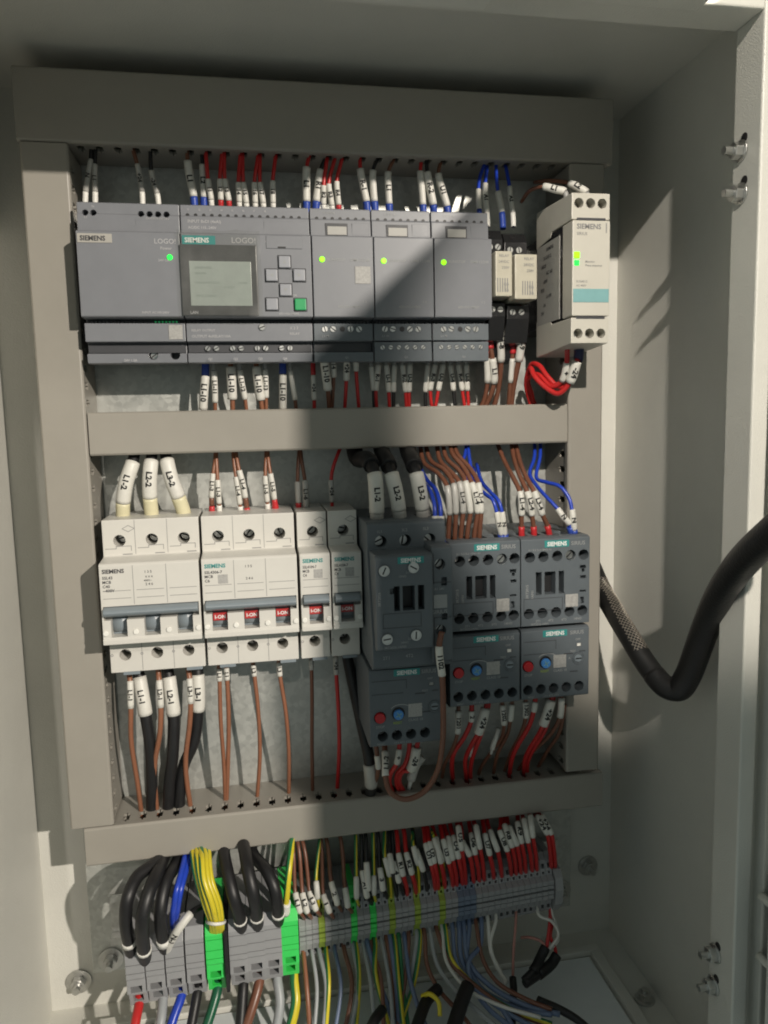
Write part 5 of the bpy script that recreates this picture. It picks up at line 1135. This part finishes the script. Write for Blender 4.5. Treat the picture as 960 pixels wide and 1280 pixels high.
CUFF = [(59.5,58,-359.6), (59.3,60.1631,-358.5), (58.7,62.1145,-357.5), (57.7,63.6631,-356.6), (56.3,64.6574,-355.9), (54.7,65,-355.6), (53.1,64.6574,-355.5), (51.6,63.6631,-355.7), (50.4,62.1145,-356.3), (49.5,60.1631,-357.1), (49.1,58,-358.0), (49.2,55.8369,-359.1), (49.8,53.8855,-360.1), (50.8,52.3369,-361.0), (52.2,51.3426,-361.6), (53.8,51,-362.0), (55.5,51.3426,-362.1), (57.0,52.3369,-361.9), (58.3,53.8855,-361.3), (59.1,55.8369,-360.5), (59.5,58,-359.6)]
yg = [('yg', p, dict(r=1.9)) for p in YGP]
wire_row('bunched above the first green terminal', 'terminal strip wires', yg)
r_ = M((54.0, 56, -362.3)).tube([Vector(p) for p in CUFF], 1.0, 8).build('wire_cuff', 'f_white'); r_.location = W3(*(54.0, 56, -362.3)); tag(r_, 'white cuff round the bunch of yellow-green wires', 'cuff')
wire('yellow-green wire dropping alone into the second green terminal', 'yg', [(103.3,26,-322.4), (101.6,46,-324.4), (99.2,56,-334.0), (97.4,58,-347.2), (96.4,55,-358.6), (96.2,48,-370.9)], r=2.0, ferrules=[F(3.5, 4.4, 'f_white', 2.9)], group='terminal strip wires')
UPROW = [
 ('w_brown', [(100.6,20,-319.2),(103.0,36,-329.9),(103.0,46,-354.7),(104.1,50,-358.8),(105.3,51,-364.7),(107.1,48,-369.8),(108.1,42,-375.7),(108.2,36,-383.2)], dict(sleeves=[S(2,4,'L1',1.95)],r=1.3)),
 ('w_brown', [(102.7,20,-319.2),(106.6,36,-330.1),(107.5,46,-355.4),(108.6,50,-359.4),(109.8,51,-365.4),(111.6,48,-370.4),(112.7,42,-376.3),(112.9,36,-383.9)], dict(sleeves=[S(2,4,'L2',1.95)],r=1.3)),
 ('w_brown', [(104.2,20,-319.2),(110.0,36,-330.4),(112.1,46,-354.9),(113.6,50,-358.8),(115.4,51,-364.6),(117.3,48,-369.6),(118.4,42,-375.5),(118.7,36,-383.1)], dict(sleeves=[S(2,4,'L3',1.95)],r=1.3)),
 ('yg', [(125.5,20,-319.5),(120.1,36,-329.4),(116.4,46,-346.3),(116.4,50,-350.5),(116.8,49,-358.0),(118.0,42,-370.8),(118.3,36,-378.3)], dict(sleeves=[S(2.4,4,'',1.8)])),
 ('w_brown', [(119.6,20,-319.3),(121.3,36,-330.0),(120.6,46,-358.3),(122.1,50,-361.9),(123.9,51,-367.4),(125.8,48,-372.5),(127.1,42,-378.5),(127.5,36,-386.1)], dict(sleeves=[S(2,4,'1',1.95)],r=1.3)),
 ('w_brown', [(121.7,20,-319.3),(125.2,36,-330.3),(126.0,46,-350.3),(127.4,50,-355.6),(129.1,51,-362.7),(131.1,48,-367.8),(132.5,42,-373.7),(133.0,36,-381.2)], dict(sleeves=[S(2,4,'2',1.95)],r=1.3)),
 ('w_brown', [(131.4,20,-319.3),(134.3,36,-330.4),(134.6,46,-355.9),(135.0,50,-359.6),(135.7,51,-365.3),(137.8,48,-370.4),(139.2,42,-376.3),(139.8,36,-383.9)], dict(sleeves=[S(2,4,'',1.95)],r=1.3)),
 ('yg', [(145.9,20,-319.6),(143.7,36,-330.1),(142.1,46,-346.0),(141.6,50,-352.1),(141.7,49,-361.5),(143.5,42,-370.8),(144.2,36,-378.3)], dict(sleeves=[S(2.4,4,'',1.8)])),
 ('w_black', [(147.6,20,-319.4),(147.5,36,-330.2),(146.2,46,-345.4),(147.0,50,-352.0),(148.2,51,-360.5),(150.3,48,-365.6),(151.9,42,-371.5),(152.7,36,-379.0)], dict(sleeves=[S(2,4,'A1',1.95)],r=1.3)),
 ('w_black', [(150.8,20,-319.4),(150.4,36,-330.2),(149.0,46,-340.3),(148.9,50,-347.1),(149.3,51,-355.8),(151.5,48,-362.0),(153.1,42,-369.0),(153.9,36,-376.5)], dict(sleeves=[S(2,4,'',1.95)],r=1.3)),
 ('yg', [(157.4,20,-319.6),(155.1,36,-330.2),(153.5,46,-347.5),(152.8,50,-352.3),(152.9,49,-360.3),(154.9,42,-369.6),(155.7,36,-377.1)], dict(sleeves=[S(2.4,4,'',1.8)])),
 ('w_black', [(158.5,20,-319.4),(158.7,36,-330.4),(157.7,46,-345.3),(157.9,50,-350.2),(158.6,51,-357.1),(160.9,48,-362.4),(162.6,42,-368.5),(163.6,36,-376.0)], dict(sleeves=[S(2,4,'3',1.95)],r=1.3)),
 ('yg', [(166.1,20,-319.6),(162.8,36,-330.2),(160.8,46,-336.4),(161.6,50,-341.2),(163.3,49,-349.1),(165.3,42,-368.0),(166.3,36,-375.5)], dict(sleeves=[S(2.4,4,'',1.8)])),
 ('w_black', [(167.2,20,-319.5),(166.0,36,-330.3),(164.2,46,-336.8),(164.4,50,-340.5),(165.1,51,-346.0),(167.3,48,-356.6),(169.0,42,-368.1),(170.1,36,-375.6)], dict(sleeves=[S(2,4,'',1.95)],r=1.3)),
 ('w_black', [(168.3,20,-319.5),(168.0,36,-330.5),(166.7,46,-342.1),(167.6,50,-346.6),(169.1,51,-353.1),(171.5,48,-360.0),(173.3,42,-367.8),(174.4,36,-375.3)], dict(sleeves=[S(2,4,'4',1.95)],r=1.3)),
 ('w_red', [(171.6,20,-319.5),(171.2,36,-330.5),(170.0,46,-337.0),(170.6,50,-342.1),(171.8,51,-349.0),(174.1,48,-357.9),(176.0,42,-367.7),(177.1,36,-375.2)], dict(sleeves=[S(2,4,'R1',1.95)],r=1.5)),
 ('w_red', [(176.1,20,-319.5),(176.2,36,-330.6),(175.2,46,-337.2),(176.1,50,-342.0),(177.6,51,-348.7),(180.0,48,-357.6),(181.9,42,-367.3),(183.1,36,-374.8)], dict(sleeves=[S(2,4,'R2',1.95)],r=1.5)),
 ('yg', [(185.5,20,-319.7),(181.8,36,-330.4),(179.6,46,-331.1),(180.2,50,-336.0),(181.9,49,-343.9),(184.1,42,-366.9),(185.3,36,-374.3)], dict(sleeves=[S(2.4,4,'',1.8)])),
 ('w_black', [(181.6,20,-319.5),(182.2,36,-330.7),(181.6,46,-335.8),(183.0,50,-340.7),(185.0,51,-347.5),(187.4,48,-356.7),(189.5,42,-366.9),(190.8,36,-374.4)], dict(sleeves=[S(2,4,'',1.95)],r=1.3)),
 ('w_red', [(190.5,20,-319.5),(189.6,36,-330.7),(188.1,46,-332.7),(188.9,50,-337.4),(190.4,51,-343.8),(192.8,48,-354.7),(194.9,42,-366.5),(196.3,36,-374.0)], dict(sleeves=[S(2,4,'U1',1.95)],r=1.5)),
 ('w_red', [(192.8,20,-319.5),(192.1,36,-330.7),(190.7,46,-332.0),(191.3,50,-336.6),(192.5,51,-343.0),(195.0,48,-354.3),(197.1,42,-366.4),(198.5,36,-373.9)], dict(sleeves=[S(2,4,'U2',1.95)],r=1.5)),
 ('w_red', [(196.1,20,-319.5),(196.5,34,-332.0),(195.8,43,-331.6),(195.5,50,-335.8),(196.8,51,-343.6),(199.3,48,-354.4),(201.5,42,-366.1),(203.0,36,-373.6)], dict(sleeves=[S(2,4,'',1.95)],r=1.5)),
 ('yg', [(198.9,20,-319.7),(195.6,34,-331.8),(193.7,43,-329.1),(195.0,50,-334.1),(198.4,49,-343.9),(201.0,42,-365.9),(202.4,36,-373.3)], dict(sleeves=[S(2.4,4,'',1.8)])),
 ('w_red', [(201.7,20,-319.6),(201.2,36,-330.9),(199.9,46,-331.5),(200.6,50,-337.0),(202.1,51,-344.3),(204.7,48,-354.6),(207.0,42,-365.8),(208.5,36,-373.3)], dict(sleeves=[S(2,4,'U3',1.95)],r=1.5)),
 ('w_red', [(204.0,20,-319.6),(204.5,34,-332.1),(203.9,43,-332.0),(203.6,50,-335.4),(204.8,51,-342.4),(207.4,48,-353.6),(209.7,42,-365.6),(211.3,36,-373.1)], dict(sleeves=[S(2,4,'',1.95)],r=1.5)),
 ('w_red', [(208.5,20,-319.6),(208.6,34,-332.2),(207.7,43,-331.9),(207.3,50,-335.1),(208.6,51,-341.8),(211.2,48,-353.2),(213.6,42,-365.4),(215.2,36,-372.9)], dict(sleeves=[S(2,4,'U4',1.95)],r=1.5)),
 ('w_red', [(214.2,20,-319.6),(212.9,34,-329.2),(211.0,43,-325.7),(210.1,50,-329.4),(210.8,51,-336.6),(213.4,48,-350.4),(215.8,42,-365.3),(217.5,36,-372.8)], dict(sleeves=[S(2,4,'U5',1.95)],r=1.5)),
 ('w_red', [(216.5,20,-319.6),(214.8,36,-330.9),(212.8,46,-334.2),(214.0,50,-336.8),(216.1,51,-341.2),(218.8,48,-352.6),(221.3,42,-365.0),(223.1,36,-372.5)], dict(sleeves=[S(2,4,'',1.95)],r=1.5)),
 ('w_red', [(222.7,20,-319.6),(221.5,34,-332.2),(219.7,43,-331.8),(218.9,50,-334.4),(219.9,51,-340.5),(222.6,48,-352.2),(225.2,42,-364.7),(227.0,36,-372.2)], dict(sleeves=[S(2,4,'U6',1.95)],r=1.5)),
 ('w_red', [(225.6,20,-319.6),(224.7,34,-330.0),(223.0,43,-326.6),(222.2,50,-330.1),(223.2,51,-337.1),(225.9,48,-350.3),(228.6,42,-364.5),(230.4,36,-372.0)], dict(sleeves=[S(2,4,'',1.95)],r=1.5)),
 ('w_red', [(232.5,20,-319.7),(230.4,36,-331.1),(228.1,46,-331.1),(228.4,50,-335.8),(229.7,51,-342.4),(232.5,48,-352.8),(235.3,42,-364.1),(237.2,36,-371.6)], dict(sleeves=[S(2,4,'U7',1.95)],r=1.5)),
 ('w_red', [(234.8,20,-319.7),(234.3,34,-332.4),(232.9,43,-331.2),(233.0,50,-333.9),(235.1,51,-340.3),(238.0,48,-351.6),(240.9,42,-363.8),(242.9,36,-371.3)], dict(sleeves=[S(2,4,'',1.95)],r=1.5)),
 ('w_red', [(247.5,20,-319.7),(242.6,36,-331.0),(238.5,46,-330.2),(239.6,50,-334.7),(241.7,51,-341.1),(244.7,48,-351.8),(247.6,42,-363.4),(249.7,36,-370.9)], dict(sleeves=[S(2,4,'U8',1.95)],r=1.5)),
 ('w_red', [(248.7,20,-319.7),(245.8,34,-332.0),(242.9,43,-328.4),(242.9,50,-331.8),(245.0,51,-338.8),(248.0,48,-350.5),(251.0,42,-363.2),(253.2,36,-370.7)], dict(sleeves=[S(2,4,'R8',1.95)],r=1.5)),
 ('w_red', [(249.8,20,-319.7),(248.3,34,-332.5),(246.2,43,-330.0),(246.2,50,-332.2),(248.3,51,-338.1),(251.3,48,-350.1),(254.4,42,-363.0),(256.6,36,-370.5)], dict(sleeves=[S(2,4,'',1.95)],r=1.5)),
 ('w_red', [(259.2,20,-319.8),(255.4,34,-331.5),(251.8,43,-327.8),(250.6,50,-330.6),(251.6,51,-336.8),(254.7,48,-349.3),(257.8,42,-362.8),(260.1,36,-370.3)], dict(sleeves=[S(2,4,'R9',1.95)],r=1.5)),
 ('w_red', [(261.5,20,-319.8),(259.0,34,-329.6),(256.3,43,-326.1),(255.1,50,-329.7),(256.1,51,-336.8),(259.2,48,-349.2),(262.4,42,-362.5),(264.7,36,-370.0)], dict(sleeves=[S(2,4,'',1.95)],r=1.5)),
 ('w_red', [(266.2,20,-319.8),(263.6,34,-327.9),(260.8,43,-324.4),(259.0,50,-327.4),(259.4,51,-333.9),(262.5,48,-347.6),(265.8,42,-362.3),(268.2,36,-369.8)], dict(sleeves=[S(2,4,'',1.95)],r=1.5)),
 ('w_red', [(268.6,20,-319.8),(267.7,34,-328.3),(265.9,43,-325.0),(266.5,50,-327.2),(269.4,51,-332.9),(272.7,48,-346.8),(276.1,42,-361.7),(278.6,36,-369.2)], dict(sleeves=[S(2,4,'+24',1.95)],r=1.5)),
 ('w_red', [(270.9,20,-319.8),(270.7,34,-328.7),(269.3,43,-325.4),(269.5,50,-327.6),(272.2,51,-333.2),(275.5,48,-346.9),(279.0,42,-361.5),(281.5,36,-369.0)], dict(sleeves=[S(2,4,'+24',1.95)],r=1.5))]
wire_row('above the narrow terminals', 'terminal strip wires', UPROW)
wire_row('leaving the bottom of the narrow terminals', 'terminal strip wires', [
 ('w_grey', [(111.9,36,-397.3), (112.7,44,-401.6), (113.7,58,-413.0), (109.6,74,-433.5)], dict(r=1.3)),
 ('w_slate', [(126.7,36,-396.7), (127.2,44,-400.5), (128.8,58,-413.3), (121.8,74,-435.7)], dict(r=1.4)),
 ('w_grey', [(145.8,36,-396.8), (146.1,44,-401.2), (147.5,60,-411.5), (147.5,78,-434.2)], dict(r=1.4)),
 ('w_brown', [(151.2,36,-395.9), (151.4,44,-400.9), (154.2,60,-411.5), (152.5,78,-435.1)], dict(r=1.4)),
 ('w_grey', [(158.2,36,-395.8), (158.3,44,-399.7), (159.4,60,-412.4), (158.6,80,-434.4)], dict(r=1.3)),
 ('yg', [(166.4,36,-394.7), (166.4,44,-398.7), (165.2,62,-412.9), (165.1,80,-435.6)], dict(r=1.4)),
 ('w_slate', [(173.5,36,-394.6), (173.4,44,-398.6), (172.9,60,-413.5), (175.3,76,-423.0), (179.5,92,-430.4)], dict(r=1.5)),
 ('w_brown', [(187.2,36,-393.7), (186.9,44,-397.3), (185.4,56,-409.7), (189.7,68,-417.7), (200.7,88,-422.7), (207.0,100,-428.3)], dict(r=1.4)),
 ('w_grey', [(191.1,36,-393.7), (190.7,44,-396.7), (191.8,56,-409.6), (198.1,68,-416.9), (211.4,86,-423.0), (225.6,104,-428.2)], dict(r=1.4)),
 ('w_slate', [(206.6,36,-392.6), (206.0,44,-396.7), (204.7,56,-409.4), (211.2,70,-417.5), (228.3,88,-424.3), (247.4,100,-430.3)], dict(r=1.5)),
 ('w_white', [(199.4,36,-393.2), (198.9,44,-396.8), (197.8,58,-407.9), (207.5,72,-417.5), (225.9,86,-421.2), (247.0,96,-424.0)], dict(r=1.2)),
 ('w_brown_light', [(106.7,36,-397.6), (107.0,44,-401.8), (107.6,58,-414.2), (107.9,70,-436.7)], dict(r=1.5)),
 ('w_grey', [(116.7,36,-396.9), (117.4,44,-401.2), (119.7,58,-411.8), (115.1,72,-436.3)], dict(r=1.5)),
 ('yg', [(121.4,36,-396.5), (121.5,44,-400.7), (121.3,58,-409.9), (116.6,72,-436.6)], dict(r=1.5)),
 ('w_brown', [(133.0,36,-397.1), (133.5,44,-401.5), (136.0,58,-413.4), (127.7,74,-436.8)], dict(r=1.5)),
 ('w_grey', [(138.9,36,-396.8), (139.3,44,-401.3), (140.1,58,-413.0), (131.1,74,-437.4)], dict(r=1.5)),
 ('yg', [(141.0,36,-396.6), (141.4,44,-400.5), (140.7,58,-409.8), (135.6,70,-441.7)], dict(r=1.4)),
 ('w_slate', [(148.5,36,-396.0), (148.8,44,-399.4), (152.5,58,-411.7), (161.8,74,-437.5)], dict(r=1.6)),
 ('yg', [(153.9,36,-395.7), (153.6,44,-399.0), (151.0,58,-408.2), (157.2,74,-436.7)], dict(r=1.5)),
 ('w_brown', [(161.5,36,-395.1), (161.6,44,-399.1), (162.8,58,-415.6), (161.7,74,-440.2)], dict(r=1.5)),
 ('w_slate', [(163.7,36,-394.9), (163.7,44,-398.3), (164.0,60,-414.3), (162.9,76,-438.7)], dict(r=1.6)),
 ('w_green', [(169.6,36,-394.6), (169.6,44,-398.0), (168.1,60,-417.2), (168.9,76,-439.8)], dict(r=1.4, word='green')),
 ('w_brown', [(176.8,36,-393.9), (176.1,44,-397.9), (170.6,58,-414.7), (161.8,74,-434.8)], dict(r=1.4)),
 ('w_grey', [(181.7,36,-394.1), (181.5,44,-397.6), (173.7,58,-418.5), (166.8,72,-437.4)], dict(r=1.5)),
 ('yg', [(183.9,36,-393.8), (183.6,44,-397.9), (176.9,58,-415.7), (162.8,74,-435.0)], dict(r=1.5)),
 ('w_brown', [(196.0,36,-393.3), (195.6,44,-396.9), (199.9,56,-408.6), (208.2,66,-414.6), (227.6,84,-423.2), (254.2,96,-432.3)], dict(r=1.5)),
 ('yg', [(201.6,36,-393.0), (201.1,44,-396.0), (201.5,56,-407.7), (211.8,68,-416.9), (232.1,86,-424.4), (254.2,96,-429.6)], dict(r=1.4)),
 ('w_slate', [(211.7,36,-392.1), (210.5,44,-396.2), (209.0,56,-411.2), (218.2,68,-422.4), (238.1,84,-427.1), (255.0,94,-425.0)], dict(r=1.7)),
 ('w_slate', [(215.0,36,-392.0), (213.8,44,-396.7), (212.8,58,-410.3), (222.9,70,-419.4), (240.7,84,-424.3), (260.3,94,-425.9)], dict(r=1.7)),
 ('w_slate', [(219.0,36,-392.0), (217.6,44,-396.1), (212.3,56,-409.4), (215.6,66,-419.1), (225.0,84,-422.7), (229.6,100,-427.1)], dict(r=1.6)),
 ('w_slate', [(227.4,36,-391.5), (226.0,44,-395.1), (222.3,52,-404.9), (212.2,60,-408.7), (211.8,68,-418.0), (217.2,84,-422.5), (228.5,96,-427.7)], dict(r=1.6)),
 ('w_brown', [(223.5,36,-392.1), (222.0,46,-396.5), (222.5,58,-410.7), (228.2,70,-418.1), (243.3,84,-421.5), (255.9,92,-423.5)], dict(r=1.4)),
 ('w_white', [(232.0,36,-391.0), (230.5,44,-394.6), (229.3,54,-409.1), (233.4,58,-419.2), (236.9,62,-426.9)], dict(r=1.4)),
 ('w_white', [(237.7,36,-390.6), (236.1,44,-394.3), (229.4,52,-404.8), (232.3,58,-417.9), (237.5,62,-425.9)], dict(r=1.3)),
 ('w_pink', [(253.1,36,-389.9), (250.2,44,-395.2), (245.5,52,-413.1), (242.7,58,-429.9)], dict(r=1.0)),
 ('w_white', [(268.2,36,-389.1), (266.7,44,-395.3), (274.3,48,-398.3), (278.0,50,-406.8), (272.6,52,-412.6), (268.1,52,-416.6)], dict(r=1.1)),
 ('w_white', [(278.7,36,-389.4), (276.8,42,-396.9), (278.6,46,-403.8), (278.3,48,-412.9), (270.4,52,-415.8)], dict(r=1.0)),
 ('w_pink', [(255.6,40,-412.9), (260.2,46,-409.3), (266.6,50,-410.8), (269.2,52,-416.8)], dict(r=1.0)),
 ('w_red', [(277.5,36,-389.3), (275.6,42,-397.9), (272.0,48,-406.1), (268.1,52,-416.6)], dict(r=1.3)),
 ('w_red', [(278.8,40,-403.3), (273.1,48,-408.6), (275.8,50,-416.9), (276.1,52,-423.7)], dict(r=1.2)),
])
wire_row('on the floor below the narrow terminals', 'heat-shrunk cable ends', [
 (blk, [(268.5,51,-413.9), (263.9,54,-417.9), (257.0,60,-421.5), (248.3,64,-425.0)], dict(r=2.6, ferrules=[F(0, 2.2, 'heat_shrink', 3.3)])),
 (blk, [(276.5,51,-421.0), (271.8,54,-423.8), (261.5,60,-424.5), (248.0,66,-425.6)], dict(r=2.8, ferrules=[F(0, 2.2, 'heat_shrink', 3.5)])),
 (blk, [(242.0,60,-424.8), (239.7,68,-428.3), (234.3,80,-429.8), (228.5,96,-430.4)], dict(r=2.4)),
 (blk, [(251.3,80,-426.1), (264.6,84,-431.7), (273.7,90,-435.4), (283.9,100,-442.2)], dict(r=2.6)),
 (blk, [(206.9,76,-412.0), (200.9,84,-414.3), (194.0,94,-418.0), (187.3,104,-421.2)], dict(r=4.4, n=14)),
 (blk, [(189.2,70,-416.0), (180.1,78,-415.6), (172.2,90,-417.6), (166.1,100,-420.9)], dict(r=3.6, n=14)),
 (blk, [(151.6,80,-415.6), (145.3,88,-415.1), (138.9,98,-417.7)], dict(r=3.2, n=14)),
], 'cable', 'cable')
wire('yellow wire bent in an arc over a black cable end on the floor', 'w_yellow', [(177.5,76,-414.1), (181.3,82,-408.8), (185.2,86,-411.1), (184.6,92,-415.5)], r=1.4, group='terminal strip wires')
# supply cables leaving the large terminals downwards
wire_row('leaving the bottom of the large terminals', 'supply cables', [
 ('w_red', [(4.3,38,-408.6), (4.6,46,-414.2), (3.6,54,-418.6), (1.7,64,-428.1)], dict(r=2.9, word='dark red')),
 ('w_grey', [(18.9,38,-408.8), (19.0,46,-413.4), (18.7,54,-418.5), (16.3,64,-430.7)], dict(r=2.9)),
 ('w_blue', [(30.7,38,-408.6), (30.2,46,-413.1), (26.2,54,-419.8), (20.5,64,-431.5)], dict(r=2.9)),
 (blk, [(40.6,38,-408.5), (39.9,46,-412.5), (37.6,54,-420.8), (33.9,64,-433.9)], dict(r=3.1)),
 ('w_darkgreen', [(52.6,38,-408.2), (52.2,46,-412.4), (48.2,54,-421.5), (40.5,64,-435.1)], dict(r=3.1)),
 (blk, [(68.7,38,-408.1), (68.1,46,-412.8), (66.7,54,-423.6), (64.1,64,-439.5)], dict(r=3.4)),
 ('w_brown', [(78.9,38,-407.5), (78.1,46,-412.3), (73.6,54,-421.5), (64.1,64,-439.5)], dict(r=3.2)),
 ('w_grey', [(89.7,38,-407.5), (89.7,46,-413.1), (90.5,54,-423.3), (84.4,64,-443.2)], dict(r=3.0)),
 ('yg', [(100.5,38,-407.5), (100.3,46,-413.7), (100.5,54,-422.8), (92.2,64,-444.6)], dict(r=3.2)),
], 'cable', 'cable')

# ---------------------------------------------------------------- the cable loom to the door
pts = [(320.5,2,-160.6), (321.5,20,-178.2), (319.9,42,-188.5), (320.7,62,-200.9), (324.1,80,-215.4), (327.9,92,-222.8), (332.6,98,-222.6), (335.0,103,-213.7), (334.5,112,-197.3), (331.2,126,-176.3), (325.2,146,-154.3), (317.1,172,-133.8), (309.1,200,-116.8), (304.8,226,-101.5), (304.8,250,-89.3)]
org = pts[0]; path = catmull(pts, 8)
lm = M(org); nA = 8*4+4; lm.tube(path[nA-2:], [6.9+.6*min(1, i/20) for i in range(len(path[nA-2:]))], 20)
o = lm.build('cable_loom', 'cable_wrap'); o.location = W3(*org); tag(o, 'thick black wrapped cable loom hanging in a V to the door', 'cable')
M(org).tube(path[:nA], 6.7, 20).build('braided_sleeve', 'braid', o)
# open weave of the braid: crossing strands on its front only, glints put into their pale colour
m = M(org); seg = path[6:nA-7]
for s in (1, -1):
    for ph in range(16):
        line = []
        for i in range(len(seg)*3-2):
            p = seg[i//3].lerp(seg[min(i//3+1, len(seg)-1)], (i % 3)/3)
            tg = (seg[min(i//3+1, len(seg)-1)]-seg[max(i//3-1, 0)]).normalized(); side = tg.cross(Vector((0, 1, 0))).normalized(); fr = side.cross(tg)
            a = ph*2*math.pi/16 + s*i*.15
            if math.sin(a+.12) > .66: line.append(p + 6.72*(math.cos(a)*side + math.sin(a)*fr))
            else:
                if len(line) > 1: m.tube(line, .17, 4)
                line = []
        if len(line) > 1: m.tube(line, .17, 4)
m.build('braid_strands', 'braid_glint', o)
